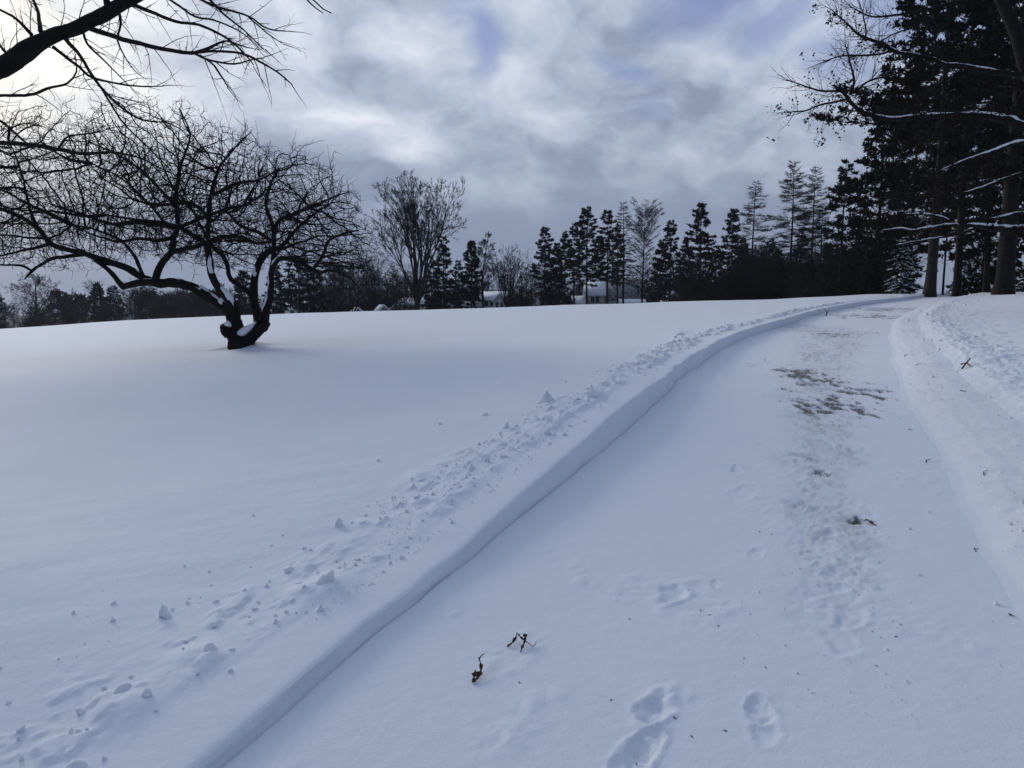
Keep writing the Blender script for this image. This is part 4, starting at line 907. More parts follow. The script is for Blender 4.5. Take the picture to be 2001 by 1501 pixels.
# ------------------------------------------------------------------ big evergreens and oak at the right
def right_trees():
    k = dict(kind='pine', nt=6, gap=.62)
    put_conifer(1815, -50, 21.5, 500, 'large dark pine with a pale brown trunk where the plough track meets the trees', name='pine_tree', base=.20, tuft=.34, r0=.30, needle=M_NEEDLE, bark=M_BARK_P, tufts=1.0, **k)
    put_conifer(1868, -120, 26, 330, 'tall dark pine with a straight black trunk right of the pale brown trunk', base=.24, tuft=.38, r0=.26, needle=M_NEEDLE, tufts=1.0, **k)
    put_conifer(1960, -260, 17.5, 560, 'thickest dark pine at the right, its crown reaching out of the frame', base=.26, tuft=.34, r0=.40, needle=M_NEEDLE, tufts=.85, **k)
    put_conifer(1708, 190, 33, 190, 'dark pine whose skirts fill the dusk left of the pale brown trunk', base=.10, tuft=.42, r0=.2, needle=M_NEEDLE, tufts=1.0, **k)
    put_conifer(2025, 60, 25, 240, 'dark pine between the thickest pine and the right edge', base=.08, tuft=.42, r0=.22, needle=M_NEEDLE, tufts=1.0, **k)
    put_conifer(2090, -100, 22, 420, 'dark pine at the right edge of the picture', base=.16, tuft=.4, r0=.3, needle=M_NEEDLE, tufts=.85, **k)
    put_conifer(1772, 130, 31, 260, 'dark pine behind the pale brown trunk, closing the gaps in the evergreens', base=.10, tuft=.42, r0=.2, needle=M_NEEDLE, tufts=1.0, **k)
    put_conifer(1925, -60, 27, 300, 'dark pine crowding behind the two rightmost trunks', base=.12, tuft=.42, r0=.22, needle=M_NEEDLE, tufts=1.0, **k)
    put_conifer(1640, 318, 40, 120, 'dark pine filling the notch between the bare larches and the big evergreens', base=.08, tuft=.46, r0=.2, needle=M_NEEDLE, tufts=1.0, **k)
    put_conifer(1916, 400, 31, 96, 'dark spruce in the shade behind the thickest pine, on its left', 'spruce_tree', base=.02, tuft=.4, gap=.5, kind='spruce', nt=6, needle=M_NEEDLE)
    put_conifer(1958, 430, 29, 80, 'dark spruce standing right behind the thickest pine', 'spruce_tree', base=.02, tuft=.4, gap=.5, kind='spruce', nt=6, needle=M_NEEDLE)
    put_conifer(1880, 450, 38, 70, 'far dark spruce seen between the black trunk and the thickest pine', 'spruce_tree', base=.02, tuft=.4, gap=.5, kind='spruce', nt=6, needle=M_NEEDLE)
    put_conifer(1840, 330, 31, 40, 'thin young pine with bare lower twigs between the two straight trunks', base=.35, tuft=.4, r0=.10, needle=M_NEEDLE, kind='pine', gap=.7, tufts=.8)
    put_conifer(1762, 462, 24.5, 104, 'small spruce with snow lying on every bough, left of the pale brown trunk', 'spruce_tree', kind='spruce', base=.02, tuft=.26, gap=.22, nt=6, tufts=1.2, snow=True, needle=M_NEEDLE)
    put_conifer(1700, 505, 30, 84, 'small spruce with a little snow, left of the snow-laden spruce', 'spruce_tree', kind='spruce', base=.02, tuft=.32, gap=.3, nt=6, tufts=1., snow=False, needle=M_NEEDLE)
    put_conifer(2010, 505, 20, 70, 'snowy young spruce cut by the right edge of the picture', 'spruce_tree', kind='spruce', base=.02, tuft=.26, gap=.26, nt=6, tufts=1., snow=True, needle=M_NEEDLE)
    put_bare(1745, 420, 36, 90, 'tangled bare tree in the dusk behind the snow-laden spruce', 'low', dens=.9)
    put_bare(1905, 470, 34, 90, 'low bare tree between the black trunk and the thickest pine', 'low', dens=.8)
    rng = np.random.default_rng(5); t0 = 10.5
    A = [
        [(2290, 330, .5, 15), (2150, 285, .3, 11), (2060, 262, .1, 9), (2000, 243, 0, 7.5), (1975, 232, 0, 6.8), (1937, 226, -.1, 6.2), (1900, 223, -.2, 5.8), (1850, 225, -.3, 5.4), (1800, 227, -.4, 4.8), (1750, 231, -.5, 4.5), (1720, 228, -.5, 4.4), (1695, 221, -.6, 4.2), (1680, 213, -.6, 4), (1660, 193, -.6, 3.6)],
        [(1660, 193, -.6, 2.6), (1640, 198, -.7, 2.3), (1605, 206, -.8, 1.9), (1570, 220, -.9, 1.5), (1537, 222, -1, .9)],
        [(1660, 193, -.6, 2.8), (1643, 178, -.5, 2.4), (1607, 178, -.4, 2), (1582, 172, -.3, 1.6), (1562, 165, -.3, 1.3), (1540, 157, -.3, .9)],
        [(1662, 185, -.6, 2.8), (1670, 160, -.6, 2.4), (1665, 135, -.7, 2), (1657, 107, -.8, 1.5), (1650, 85, -.8, .9)],
        [(1672, 178, -.6, 2.2), (1695, 160, -.3, 1.8), (1730, 148, 0, 1.3), (1760, 140, .2, .8)],
        [(2250, 230, .6, 13), (2120, 170, .4, 9), (2040, 148, .2, 6.5), (2000, 146, .1, 5.8), (1962, 145, 0, 5), (1925, 140, 0, 4.8), (1875, 132, -.1, 4.4), (1842, 128, -.1, 4.2), (1825, 120, -.1, 4), (1787, 113, -.2, 3.8), (1755, 108, -.3, 3.6), (1737, 100, -.3, 3.3), (1712, 88, -.4, 2.9), (1690, 80, -.4, 2.6), (1672, 71, -.5, 2.2), (1650, 50, -.5, 1.8), (1625, 27, -.6, 1)],
        [(1737, 101, -.3, 2.3), (1712, 107, -.4, 2), (1660, 109, -.5, 1.7), (1635, 111, -.6, 1.4), (1608, 120, -.7, .9)],
        [(1690, 80, -.4, 1.8), (1692, 60, -.6, 1.5), (1686, 30, -.8, 1.1), (1680, 8, -.9, .8)],
        [(2060, -40, .3, 6), (1950, -10, .2, 4), (1890, 0, .1, 3.4), (1832, 16, 0, 2.9), (1800, 26, 0, 2.6), (1750, 33, -.1, 2.2), (1712, 36, -.2, 1.8), (1687, 30, -.3, 1.4), (1662, 15, -.4, .9)],
        [(1832, 16, 0, 1.8), (1790, 50, .2, 1.5), (1740, 72, .3, 1.2), (1700, 95, .4, .8)],
        [(2200, 320, .2, 9), (2080, 290, -.3, 5.5), (2000, 279, -.5, 4), (1962, 287, -.6, 3.5), (1925, 298, -.7, 3), (1887, 310, -.8, 2.4), (1835, 331, -.9, 1.6), (1800, 350, -1, .9)],
        [(2250, 480, 0, 14), (2110, 455, -.2, 11), (2040, 448, -.3, 9.5), (2000, 447, -.4, 8.5), (1970, 446, -.5, 7.5), (1934, 440, -.6, 6), (1913, 430, -.6, 5)],
        [(1960, 446, -.5, 5), (1935, 443, -.6, 5), (1907, 440, -.7, 4.4), (1880, 442, -.7, 3.8), (1862, 440, -.8, 3.4), (1820, 445, -.9, 3), (1784, 451, -1, 2.6), (1763, 447, -1, 2.2), (1736, 451, -1.1, 1.7), (1700, 456, -1.2, .9)],
        [(1864, 440, -.8, 2.6), (1850, 428, -.7, 2.3), (1826, 420, -.7, 2), (1787, 417, -.7, 1.7), (1755, 418, -.7, .9)],
        [(2060, 430, .1, 5), (2001, 417, -.1, 4), (1955, 424, -.3, 3.4), (1916, 430, -.5, 2.8)],
        [(1905, 446, -.7, 2.6), (1870, 458, -.4, 2.2), (1830, 466, -.2, 2), (1793, 472, 0, 1.8), (1760, 478, .2, 1.5), (1730, 483, .3, .9)],
        [(2180, -60, .8, 16), (2060, 210, .6, 16), (2010, 150, .5, 13), (1990, 95, .5, 12), (1972, 45, .4, 11), (1946, -10, .3, 10), (1920, -80, .2, 8)],
        [(1850, 232, -.3, 1.8), (1838, 262, -.1, 1.5), (1800, 290, .1, 1.2), (1770, 310, .2, .8)],
        [(1990, 250, .4, 2.6), (1940, 232, .8, 2.2), (1905, 208, 1.0, 1.8), (1880, 200, 1.1, 1)],
        [(2080, 560, 0, 4), (2020, 552, -.1, 3), (2000, 540, -.1, 2.4), (1985, 532, -.2, 1.6)],
        [(2020, 330, .3, 3), (1960, 350, .5, 2.4), (1900, 372, .7, 2), (1840, 384, .8, 1.4), (1780, 395, .9, .8)],
    ]
    T = traced(A, t0, .07)
    bx, by = W(2330, 560, t0, .4)[:2]; gz = float(base(bx, by)) + .15
    root = empty('oak_tree', (bx, by, gz), 'spreading oak at the right edge, snow lying along its limbs and brown leaves still clinging', 'tree')
    top = W(2180, -60, t0, .8)
    tr = smooth_line([(bx, by, gz - .3), (bx, by, gz + 1.2), (bx - .1, by, gz + 3), ((bx + top[0]) / 2 + .5, by + .2, gz + 5.6), top, top + [-.5, .2, 2.5]], [.52, .42, .38, .33, .26, .16], .15)
    add_part('trunk', [tube(*tr, 14, .1, 3)], M_BARK, root, root.location)
    for j, (p, r) in enumerate(T):
        if j in (0, 5, 8, 10, 11, 14, 16, 19, 20):      # run the limb back to the trunk
            q = p[0]; i = int(np.argmin(np.linalg.norm(tr[0] - (q - [0, 0, .8]), axis=1))); m = max(6, int(np.linalg.norm(q - tr[0][i]) / .1))
            f = np.linspace(0, 1, m, endpoint=False)[:, None]; p = np.vstack([tr[0][i] * (1 - f) + q * f, p]); r = np.concatenate([np.linspace(r[0] * 1.3, r[0], m), r]); T[j] = (p, r)
        p = p + np.cumsum(rng.normal(0, .004, p.shape), 0) * (np.arange(len(p)) < 1e9)[:, None] * (0 if len(p) < 5 else 1); T[j] = (p, r)
        add_part('limb', [tube(p, r, 9, .12, 40 + j)], M_BARK, root, root.location)
    a, tips = sprout([T[j] for j in (1, 2, 3, 4, 6, 7, 8, 9)] + [(T[0][0][-60:], T[0][1][-60:]), (T[5][0][-55:], T[5][1][-55:])], .085, 1.15, .009, rng, 2, .05, .25, .05, True, 1.1)
    b, tips2 = sprout([T[j] for j in (0, 5, 10, 11, 12, 13, 14, 15, 17, 18, 20)], .22, 1.25, .010, rng, 2, .1, .1, .25, True, 1.0)
    add_part('crown', [seg_mesh('o', *a, 4), seg_mesh('o', *b, 4)], M_TWIG, root, root.location, False)
    L = [t for t in tips2 if rng.random() < .75] + [t for t in tips if rng.random() < (.22 if t[2] < W(1700, 195, t0)[2] else .025)]
    L = np.array(L); L = np.repeat(L, 5, 0) + rng.normal(0, .055, (len(L) * 5, 3)); n = len(L)
    d = rng.normal(0, 1, (n, 3)); d[:, 2] -= .8; d /= np.linalg.norm(d, axis=1, keepdims=True); w = np.cross(d, rng.normal(0, 1, (n, 3))); w /= np.linalg.norm(w, axis=1, keepdims=True)
    s = rng.uniform(.05, .10, (n, 1)); nn = np.cross(d, w)
    V = np.stack([L, L + d * s * .45 + w * s * .32 + nn * s * .12, L + d * s, L + d * s * .5 - w * s * .30 + nn * s * .1], 1).reshape(-1, 3)
    add_part('foliage', [(V, np.arange(len(V)).reshape(-1, 4))], M_OAKLEAF, root, root.location, False)
    def snow(j, a, b, wide=.62, high=.62, seed=0):
        p, r = T[j]; i0, i1 = int(a * len(p)), max(int(a * len(p)) + 4, int(b * len(p))); p, r = p[i0:i1], np.maximum(r[i0:i1], .018)
        f = np.sin(np.linspace(.08, np.pi - .08, len(p))) ** .35 * (1 + .55 * vnoise(np.arange(len(p)) * .35, np.zeros(len(p)), seed))
        add_part('limb_snow', [tube(p + np.stack([0 * r, -.25 * r, r * high], 1), r * wide * f, 8, .14, seed)], M_SNOW, root, root.location)
    snow(0, .48, .70, seed=1); snow(0, .70, .965, seed=2); snow(5, .50, .72, .55, seed=3); snow(5, .72, .86, .5, seed=4); snow(10, .45, .93, .75, .7, seed=5); snow(11, .50, .97, .6, seed=6)
    snow(12, .02, .30, .7, seed=7); snow(12, .34, .92, .75, .7, seed=8); snow(13, .1, .95, .8, .7, seed=9); snow(14, .55, .95, .6, seed=10); snow(15, .35, .9, .75, seed=11); snow(18, .2, .7, .6, seed=12); snow(6, .05, .4, .5, seed=13); snow(19, .4, .95, .7, seed=14); snow(20, .55, .8, .7, seed=15)
right_trees()

# ------------------------------------------------------------------ houses beyond the field
M_WALL_W = mat('white_siding', (.50, .50, .50), .7, 3, None, .2, (.58, .58, .57))
M_WALL_T = mat('tan_siding', (.34, .31, .25), .8, 3, None, .2, (.42, .38, .31))
M_WALL_G = mat('grey_siding', (.22, .23, .25), .8, 3, None, .2, (.30, .30, .32))
M_ROOF_D = mat('dark_shingle', (.035, .034, .036), .9, 2.2, None, .1, (.30, .31, .34))
M_ROOF_S = mat('snowy_roof', (.80, .83, .88), .7, .8, None, .2, (.74, .77, .83))
M_GLASS = mat('window_pane', (.02, .025, .03), .15, None, None, .5)
M_TRIM = mat('trim', (.60, .60, .60), .6)
M_BRICK = mat('chimney_brick', (.14, .07, .05), .9, 8)
def box(c, s):
    c, s = np.array(c, float), np.array(s, float) / 2
    V = np.array([[x, y, z] for x in (-1, 1) for y in (-1, 1) for z in (-1, 1)]) * s + c
    return V, np.array([[0, 1, 3, 2], [4, 6, 7, 5], [0, 4, 5, 1], [2, 3, 7, 6], [0, 2, 6, 4], [1, 5, 7, 3]])
def gable_block(root, cx, cy, z0, w, d, wh, rh, along, wm, rm, wins, over=.35):
    """one block of a house: ridge along x or y, snow-thick roof slabs, windows on its front and sides"""
    def sw(V): return V if along == 'x' else np.stack([V[:, 1], V[:, 0], V[:, 2]], 1)
    a, b = (w, d) if along == 'x' else (d, w)                      # length along the ridge, span across
    V = np.array([[x, y, z] for x in (-a / 2, a / 2) for y, z in ((-b / 2, 0), (b / 2, 0), (b / 2, wh), (0, wh + rh), (-b / 2, wh))])
    F5 = np.array([[0, 1, 2, 3, 4], [9, 8, 7, 6, 5]]); F4 = np.array([[0, 5, 6, 1], [1, 6, 7, 2], [2, 7, 8, 3], [3, 8, 9, 4], [4, 9, 5, 0]])
    off = np.array([cx, cy, z0])
    link('wall', mesh_np('wall', sw(V) + off, [F4, F5]), wm, root, False)
    sl = math.hypot(b / 2, rh); n = np.array([0, rh, b / 2]) / sl; th = .22; R_ = []
    for s in (-1, 1):
        e = np.array([0, s * (b / 2 + over * b / 2 / sl), wh - over * rh / sl + .01]); t = np.array([0, s * .0, wh + rh + .01]); nn = np.array([0, s * n[1], n[2]]) * th
        q = [e, t, t + np.array([0, 0, th / n[2]]), e + nn]
        P = np.array([[x, *k[1:]] for x in (-a / 2 - over, a / 2 + over) for k in q])
        R_.append((sw(P) + off, np.array([[0, 1, 2, 3], [7, 6, 5, 4], [0, 4, 5, 1], [1, 5, 6, 2], [2, 6, 7, 3], [3, 7, 4, 0]])))
    add_part('roof', R_, rm, root, None, False)
    for (x, z, ww, hh) in wins:
        y = cy - d / 2
        f = add_part('window', [box((cx + x, y - .03, z0 + z), (ww + .22, .10, hh + .22))], M_TRIM, root, None, False)
        add_part('pane', [box((cx + x, y - .085, z0 + z), (ww, .03, hh))], M_GLASS, f, None, False)
def house(px, top, t, total, label, rz=0):
    r = ray(px, 600); x, y = r[0] * t * KD, r[1] * t * KD; z = W(px, top, t)[2] - total
    return empty('house', (x, y, z), label, 'house', 'houses beyond the field', rz)
def houses():
    h = house(1188, 549, 84, 7.6, 'tan gabled house with a white snow-covered dormer, seen between the pine trunks')
    gable_block(h, 1.2, 0, 0, 9.2, 8, 3.6, 4.0, 'x', M_WALL_T, M_ROOF_D, [(2.0, 2.5, .9, 1.3), (3.6, 2.5, .9, 1.3)])
    gable_block(h, -3.4, -3.4, 1.6, 3.8, 3.4, 3.0, 2.3, 'x', M_WALL_T, M_ROOF_S, [(-.5, 1.9, .8, 1.3), (.5, 1.9, .8, 1.3)])
    gable_block(h, -6.6, -3.8, 0, 2.6, 4.2, 2.6, 1.5, 'x', M_WALL_W, M_ROOF_S, [])
    gable_block(h, 4.2, -5.6, 0, 4.8, 3.0, 2.7, .7, 'x', M_WALL_G, M_ROOF_S, [(0, 1.9, 1.8, .9)])
    add_part('chimney', [box((2.4, .6, 7.6), (.8, .8, 1.6))], M_BRICK, h, None, False)
    h = house(962, 571, 82, 5.9, 'small white house with a snowy gable roof under the dark conifers')
    gable_block(h, .4, 0, 0, 5.4, 6, 4.3, 1.5, 'x', M_WALL_W, M_ROOF_S, [(-1.6, 3.5, .8, 1.1), (-.4, 3.5, .8, 1.1)])
    gable_block(h, 1.6, -4.2, 0, 2.6, 2.4, 4.0, 1.3, 'y', M_WALL_W, M_ROOF_S, [(-.5, 3.2, .6, 1.1), (.5, 3.2, .6, 1.1)])
    gable_block(h, -4.2, -2.4, 0, 3.8, 3.6, 3.1, .7, 'x', M_WALL_W, M_ROOF_S, [(-.9, 2.4, .7, .9), (.9, 2.4, .7, .9)])
    add_part('chimney', [box((-1.2, .5, 5.8), (.7, .7, 1.2))], M_BRICK, h, None, False)
    h = house(806, 583, 86, 4.9, 'low house with snowy roofs under the tall vase-shaped tree')
    gable_block(h, 0, 0, 0, 5.2, 6, 3.6, 1.2, 'x', M_WALL_W, M_ROOF_S, [(-1.2, 2.9, .8, .9), (1.2, 2.9, .8, .9)])
    gable_block(h, -3.0, -2.8, 0, 3.0, 3.0, 2.2, 1.4, 'y', M_WALL_T, M_ROOF_S, [(0, 1.7, .8, .9)])
    h = house(746, 596, 80, 3.6, 'shed showing only a slanting snowy roof, left of the tall vase-shaped tree', R(24))
    gable_block(h, 0, 0, 0, 2.6, 3.4, 2.2, 1.2, 'y', M_WALL_G, M_ROOF_S, [(0, 1.5, .6, .6)])
    h = house(697, 601, 78, 3.0, 'shed showing only a slanting snowy roof, right of the grey gabled house', R(24))
    gable_block(h, 0, 0, 0, 2.4, 3.0, 1.8, 1.0, 'y', M_WALL_G, M_ROOF_S, [(0, 1.2, .5, .5)])
    h = house(655, 576, 88, 5.8, 'grey gabled house seen through the right end of the apple tree')
    gable_block(h, 0, 0, 0, 6.0, 6, 3.4, 2.2, 'y', M_WALL_G, M_ROOF_D, [(-1.2, 2.2, .9, 1.2), (1.2, 2.2, .9, 1.2)])
    h = house(600, 589, 92, 4.6, 'pale low house behind the trunks of the dark conifer clump')
    gable_block(h, 0, 0, 0, 9, 5, 2.9, 1.5, 'x', M_WALL_W, M_ROOF_S, [(-2.8, 2.0, .9, 1), (0, 2.0, .9, 1), (2.8, 2.0, .9, 1)])
    h = house(1310, 571, 84, 5.0, 'small snowy-roofed house below the blunt dark pine')
    gable_block(h, 0, 0, 0, 3.2, 5, 3.0, 1.8, 'y', M_WALL_G, M_ROOF_S, [(0, 2.0, .9, 1.1)])
    h = house(1385, 573, 84, 4.8, 'long pale house low behind the wide layered pine')
    gable_block(h, 0, 0, 0, 11, 6, 3.0, 1.6, 'x', M_WALL_G, M_ROOF_D, [(-3.6, 2.0, 1, 1.1), (-1.2, 2.0, 1, 1.1), (1.2, 2.0, 1, 1.1), (3.6, 2.0, 1, 1.1)])
    h = house(268, 599, 130, 4.4, 'tiny far house with snow on its roof in the far wood at left')
    gable_block(h, 0, 0, 0, 8, 6, 2.6, 1.6, 'x', M_WALL_W, M_ROOF_S, [(-2, 1.6, .9, 1), (2, 1.6, .9, 1)])
houses()

# ------------------------------------------------------------------ clods of snow thrown up along the bank
def lump(seed, sub=2, sharp=.85):
    import bmesh
    bm = bmesh.new(); bmesh.ops.create_icosphere(bm, subdivisions=sub, radius=1); rng = np.random.default_rng(seed)
    pl = rng.normal(0, 1, (9, 3)); pl /= np.linalg.norm(pl, axis=1, keepdims=True); h = rng.uniform(.45, .95, 9)
    V = np.array([v.co for v in bm.verts]); V *= np.array([1, rng.uniform(.6, .95), rng.uniform(.55, .9)])
    for n, k in zip(pl, h): V -= np.maximum(0, V @ n - k)[:, None] * n * sharp * 1.8
    V *= (1 + .20 * fbm(V[:, 0] * 2.1 + seed, V[:, 1] * 2.1 + V[:, 2] * 1.7, seed, 3))[:, None]
    for v, c in zip(bm.verts, V): v.co = c
    me = bpy.data.meshes.new('snow_clod'); bm.to_mesh(me); bm.free(); me.materials.append(M_SNOW)
    me.polygons.foreach_set('use_smooth', np.ones(len(me.polygons), bool)); return me
def field_z(x, y):
    x, y = np.array([[x]]), np.array([[y]]); return float(left_h(x, y, np.maximum(x_left(y) - .05 - x, 0))[0, 0])
def hit_field(px, py):
    r = ray(px, py); t = .8
    for _ in range(3000):
        q = np.array([0, 0, CAMZ]) + t * r
        if q[2] <= field_z(q[0], q[1]): return q
        t *= 1.006
    return q
def clods():
    rng = np.random.default_rng(21); P = [lump(k, 3) for k in range(6)]
    big = CLODS
    for k, (px, py, s, lb) in enumerate(big):
        q = hit_field(px, py); o = bpy.data.objects.new('snow_clod', P[k % 6]); COL.objects.link(o); o.location = (q[0], q[1], q[2] - s * .12)
        o.scale = (s, s * .9, s * rng.uniform(.6, .8)); o.rotation_euler = (rng.normal(0, .3), rng.normal(0, .3), rng.uniform(0, 6.28)); tag(o, lb, 'snow clod', 'snow clods along the bank')
    n = 0
    while n < 210:
        y = math.exp(rng.uniform(math.log(1.9), math.log(27))); d = .22 + abs(rng.normal(.33, .26)) + .12 * rng.random() * (y > 7)
        if rng.random() < .06: d += rng.uniform(.2, .9)
        if vnoise(np.array(y * .7), np.array(d), 55) < -.14: continue
        x = float(x_left(np.array([y]))[0]) - .05 - d; s = min(.042, .009 + rng.pareto(2.3) * .008) * (1 + .055 * y)
        o = bpy.data.objects.new('snow_clod', P[rng.integers(6)]); COL.objects.link(o); o.location = (x, y, field_z(x, y) + s * .02)
        o.scale = (s * rng.uniform(.8, 1.3), s * rng.uniform(.7, 1.1), s * rng.uniform(.6, 1.05)); o.rotation_euler = (rng.uniform(0, 6.28), rng.uniform(0, 6.28), rng.uniform(0, 6.28))
        tag(o, 'small white snow clod scattered along the top of the ploughed bank', 'snow clod', 'snow clods along the bank'); n += 1
    # crumbs too many to count
    b = np.array([[1, 0, -.6], [-.6, .8, -.5], [-.6, -.8, -.6], [.1, .1, .9], [.5, .6, .2], [-.7, 0, .3]]); f = np.array([[0, 1, 2], [0, 4, 1], [0, 3, 4], [4, 3, 1], [1, 3, 5], [1, 5, 2], [2, 5, 3], [2, 3, 0]])
    V, F = [], []
    def crumb(x, y, z, s):
        q = b * rng.uniform(.7, 1.3, (6, 3)) * s; a = rng.uniform(0, 6.28); c, s_ = math.cos(a), math.sin(a)
        V.append(np.stack([q[:, 0] * c - q[:, 1] * s_ + x, q[:, 0] * s_ + q[:, 1] * c + y, q[:, 2] + z], 1)); F.append(f + 6 * (len(V) - 1))
    ys = np.exp(rng.uniform(math.log(1.9), math.log(29), 3800)); ds = .2 + np.abs(rng.normal(.3, .26, 3800)) + (rng.random(3800) < .05) * rng.uniform(0, 1., 3800)
    ok = vnoise(ys * .75, ds * 1.5, 56) > -.10; ys, ds = ys[ok], ds[ok]; xs = x_left(ys) - .05 - ds; zs = left_h(xs[None], ys[None], ds[None])[0]
    for x, y, z in zip(xs, ys, zs): crumb(x, y, z, (.004 + rng.pareto(2.6) * .004) * (1 + .055 * y))
    # on the road and the right bank
    yr = np.exp(rng.uniform(math.log(2.4), math.log(20), 700)); sx = np.interp(yr, STRIP[:, 1], STRIP[:, 0]) + rng.normal(0, .30, 700)
    zr = road_h(sx[None], yr[None])[0]
    for x, y, z in zip(sx, yr, zr): crumb(x, y, z, min(.02, .003 + rng.pareto(2.6) * .003) * (1 + .035 * y))
    yr = np.exp(rng.uniform(math.log(3), math.log(36), 1500)); dr = np.abs(rng.normal(.9, .8, 1500)) + .12; xr = x_right(yr) + dr; zr = right_h(xr[None], yr[None], dr[None])[0]
    for x, y, z in zip(xr, yr, zr): crumb(x, y, z, min(.035, .005 + rng.pareto(2.4) * .005) * (1 + .035 * y))
    o = link('snow_crumbs', mesh_np('snow_crumbs', np.vstack(V), [np.vstack(F)]), M_SNOW, None, False); tag(o, kind='stuff')
clods()

# ------------------------------------------------------------------ fallen leaves, sticks and scraps
def blade(name, mid, wid, curl, m, root, lobes=3.):
    """a curled lobed leaf blade along a 3-D midrib"""
    p, w = smooth_line(mid, wid, .004); n = len(p); T = np.gradient(p, axis=0); T /= np.linalg.norm(T, axis=1, keepdims=True)
    s = np.cross(T, [0, 0, 1.]); s /= np.maximum(np.linalg.norm(s, axis=1, keepdims=True), 1e-6); up = np.cross(s, T); f = np.linspace(0, 1, n)
    w = w * (.72 + .38 * np.sin(f * lobes * 6.283 + .6)); a = np.linspace(-1, 1, 7); V = []
    for k in a:
        ang = k * curl; V.append(p + s * (np.sin(ang) / curl * w)[:, None] + up * ((1 - np.cos(ang)) / curl * w)[:, None] + up * (.0025 * np.sin(f * 40 + k * 3))[:, None])
    V = np.array(V).transpose(1, 0, 2).reshape(-1, 3); i = np.arange(n * 7).reshape(n, 7); F = np.stack([i[:-1, :-1], i[:-1, 1:], i[1:, 1:], i[1:, :-1]], -1).reshape(-1, 4)
    o = link(name, mesh_np(name, V, [F]), m, root); md = o.modifiers.new('thick', 'SOLIDIFY'); md.thickness = .0009; return o
def rz_(px, py):
    q = hit(px, py); z = float(road_h(np.array([[q[0]]]), np.array([[q[1]]]))[0, 0]); return np.array([q[0], q[1], z])
def litter():
    rng = np.random.default_rng(31)
    q = rz_(1016, 1266); 
    def L(px, py, h): # a point given by where it stands on the snow and its height
        return rz_(px, py) - q + np.array([0, 0, h])
    root = empty('dead_leaf', q, 'dark curled dead leaf with a long hooked stem, farther of the two brown leaves', 'leaf')
    blade('blade', [L(991, 1267, .004), L(1001, 1264, .012), L(1007, 1258, .020), L(1011, 1252, .036)], [.004, .012, .009, .003], 1.2, M_LEAF, root, 2)
    blade('blade', [L(1012, 1254, .034), L(1020, 1262, .030), L(1027, 1266, .026)], [.003, .008, .006], 1.3, M_LEAF, root, 2)
    blade('blade', [L(1026, 1263, .022), L(1022, 1271, .014), L(1017, 1277, .003)], [.006, .009, .003], 1.5, M_LEAF, root, 2)
    blade('blade', [L(1026, 1262, .022), L(1026, 1257, .034), L(1023, 1256, .040)], [.006, .012, .004], .8, M_LEAF, root, 2)
    add_part('stem', [tube(*smooth_line([L(1027, 1266, .026), L(1034, 1269, .018), L(1041, 1271, .012), L(1046, 1269, .014), L(1048, 1265, .022)], [.0022, .0018, .0015, .0014, .0012], .004), 6)], M_LEAF, root)
    q = rz_(932, 1326); root = empty('dead_leaf', q, 'brown curled oak leaf nearest the picture foot, tip pointing up', 'leaf')
    blade('blade', [L(922, 1336, .003), L(928, 1335, .008), L(935, 1330, .014), L(940, 1322, .022), L(939, 1314, .036), L(936, 1310, .046)], [.003, .016, .018, .012, .006, .003], 1.3, M_LEAF, root, 3)
    blade('blade', [L(924, 1335, .005), L(928, 1329, .020), L(929, 1324, .030)], [.004, .014, .003], .9, M_LEAF, root, 2)
    blade('blade', [L(932, 1334, .008), L(933, 1327, .020), L(935, 1325, .026)], [.004, .012, .004], .9, M_LEAF, root, 2)
    add_part('stem', [tube(*smooth_line([L(936, 1310, .046), L(938, 1307, .048), L(944, 1304, .050), L(947, 1302, .050)], [.004, .003, .002, .001], .004), 6)], M_LEAF, root)
    q = rz_(1697, 1024); root = empty('dead_leaf', q, 'small dark leaf melted into the snow right of the scuffed strip', 'leaf')
    blade('blade', [L(1688, 1022, .010), L(1695, 1023, .020), L(1704, 1026, .012), L(1712, 1029, .003)], [.005, .016, .014, .003], 1.0, M_LEAF, root, 2)
    add_part('stem', [tube(*smooth_line([L(1688, 1022, .010), L(1684, 1020, .016), L(1681, 1021, .02)], [.002, .0015, .001], .004), 6)], M_LEAF, root)
    protos = []
    for k in range(4):
        V, F = tube(*smooth_line([(-1, 0, 0), (-.3, rng.normal(0, .2), .25), (.4, rng.normal(0, .2), .3), (1, 0, .1)], [.15, .5, .45, .1], .25), 6, .4, k)
        V[:, 2] *= .6; me = mesh_np('leaf_scrap', V, F); me.materials.append(M_CHIP); protos.append(me)
    for k, (px, py) in enumerate([(1484, 1040), (1507, 1045), (1471, 1074), (1548, 1121), (1369, 1195), (1386, 1205), (1466, 1202), (1403, 1227), (1454, 1289), (1496, 1307), (1559, 1318), (1721, 1249), (1751, 1247), (1760, 1225),
            (1705, 1236), (1712, 1306), (1194, 1370), (1318, 1406), (1417, 1432), (1352, 1441), (1658, 1058), (1678, 1165), (1244, 1486), (1485, 869), (1528, 644), (1566, 620), (1539, 622), (1015, 1337), (1450, 1180), (1230, 1210)]):
        q = rz_(px, py); s = rng.uniform(.003, .0065) * (1 + .055 * q[1]); o = bpy.data.objects.new('leaf_scrap', protos[k % 4]); COL.objects.link(o); o.location = (q[0], q[1], q[2] + s * .2); o.scale = (s * rng.uniform(.8, 1.5), s * .7, s * .8); o.rotation_euler = (0, 0, rng.uniform(0, 6.28))
        tag(o, 'tiny dark leaf scrap lying on the snowy road', 'leaf scrap', 'leaf scraps on the road')
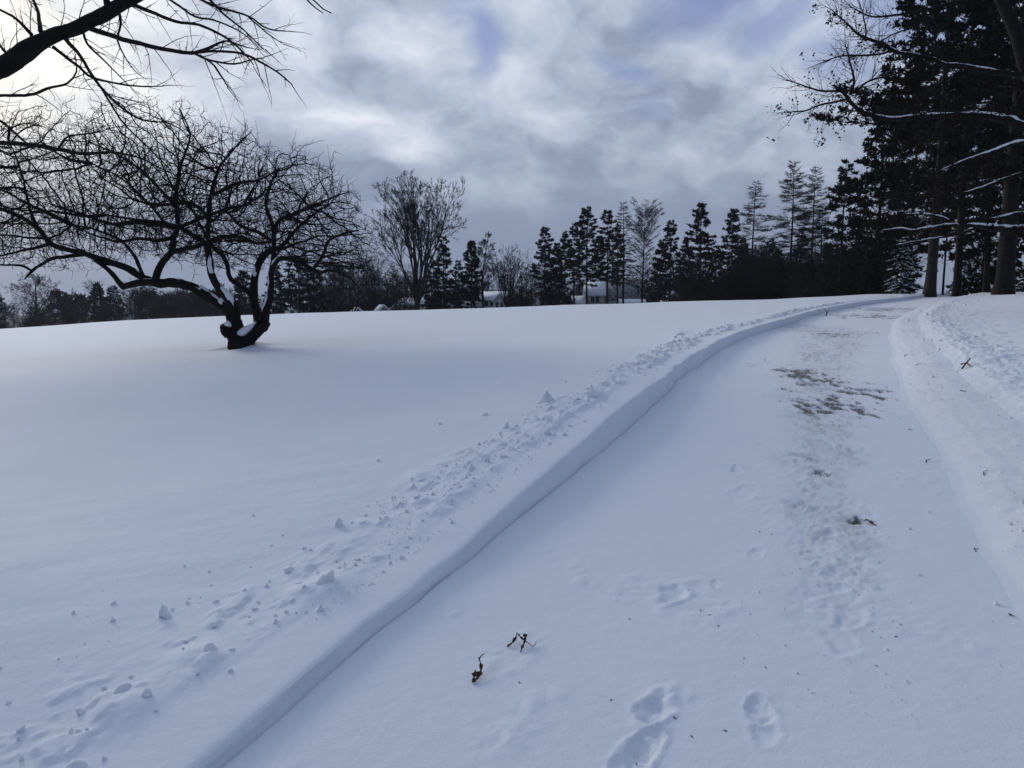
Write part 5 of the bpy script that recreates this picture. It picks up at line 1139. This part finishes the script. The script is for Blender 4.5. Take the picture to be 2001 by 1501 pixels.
    def stick(pts, r, label, grp=None):
        c = np.array(pts[0][0]); o = add_part('stick', [tube(*smooth_line(np.array(p) - c, np.linspace(r, r * .5, len(p)), .03), 6, .15, 3) for p in pts], M_STICK, None); o.location = tuple(c); tag(o, label, 'stick', grp); return o
    def vz(px, py):
        q = hit(px, py, .15); d = max(0., q[0] - float(x_right(np.array([q[1]]))[0])); z = float(right_h(np.array([[q[0]]]), np.array([[q[1]]]), np.array([[d]]))[0, 0]); return np.array([q[0], q[1], z])
    a = vz(1880, 720); b_ = vz(1896, 714)
    stick([[a + [0, 0, .02], (a + b_) / 2 + [0, 0, .06], b_ + [0, 0, .08]], [(a + b_) / 2 + [0, 0, .06], vz(1897, 720) + [0, 0, .02]], [vz(1878, 714) + [0, 0, .03], (a + b_) / 2 + [0, 0, .05]]], .012, 'forked stick poking from the snow on the right bank')
    q = rz_(1614, 618); stick([[q, q + [.03, 0, .12], q + [.12, .05, .2]], [q + [.03, 0, .12], q + [-.06, 0, .22]]], .02, 'dark dry weed standing in the road at the far bend')
    for k, (px, py, lx, ly) in enumerate([(1790, 705, 10, 2), (1768, 688, 6, -2), (1812, 870, 9, -5), (1777, 811, 8, 2), (1911, 1028, 5, -2), (1925, 905, 7, -3), (1880, 760, 8, 3), (1905, 660, 7, 2), (1981, 1144, 6, 4)]):
        a, b_ = vz(px, py), vz(px + lx, py + ly); stick([[a + [0, 0, .004], (a * .45 + b_ * .55) + [0, .03, .008], b_ + [0, 0, .012]]], .002 + .0003 * a[1], 'bit of dark twig lying on the rough snow of the right bank', 'twig bits on the right bank')
litter()

# ------------------------------------------------------------------ cold haze over the valley
def haze():
    V, F = box((0, 640, 60), (2600, 1400, 400)); o = link('haze', mesh_np('haze', V, [F]), None, None, False); tag(o, kind='stuff')
    m = bpy.data.materials.new('haze_air'); m.use_nodes = True; nt = m.node_tree; nt.nodes.clear()
    v = nt.nodes.new('ShaderNodeVolumePrincipled'); v.inputs['Color'].default_value = (.86, .90, 1, 1); v.inputs['Density'].default_value = HAZE; v.inputs['Anisotropy'].default_value = 0
    out = nt.nodes.new('ShaderNodeOutputMaterial'); nt.links.new(v.outputs[0], out.inputs['Volume']); o.data.materials.append(m)
HAZE = .00022
haze()
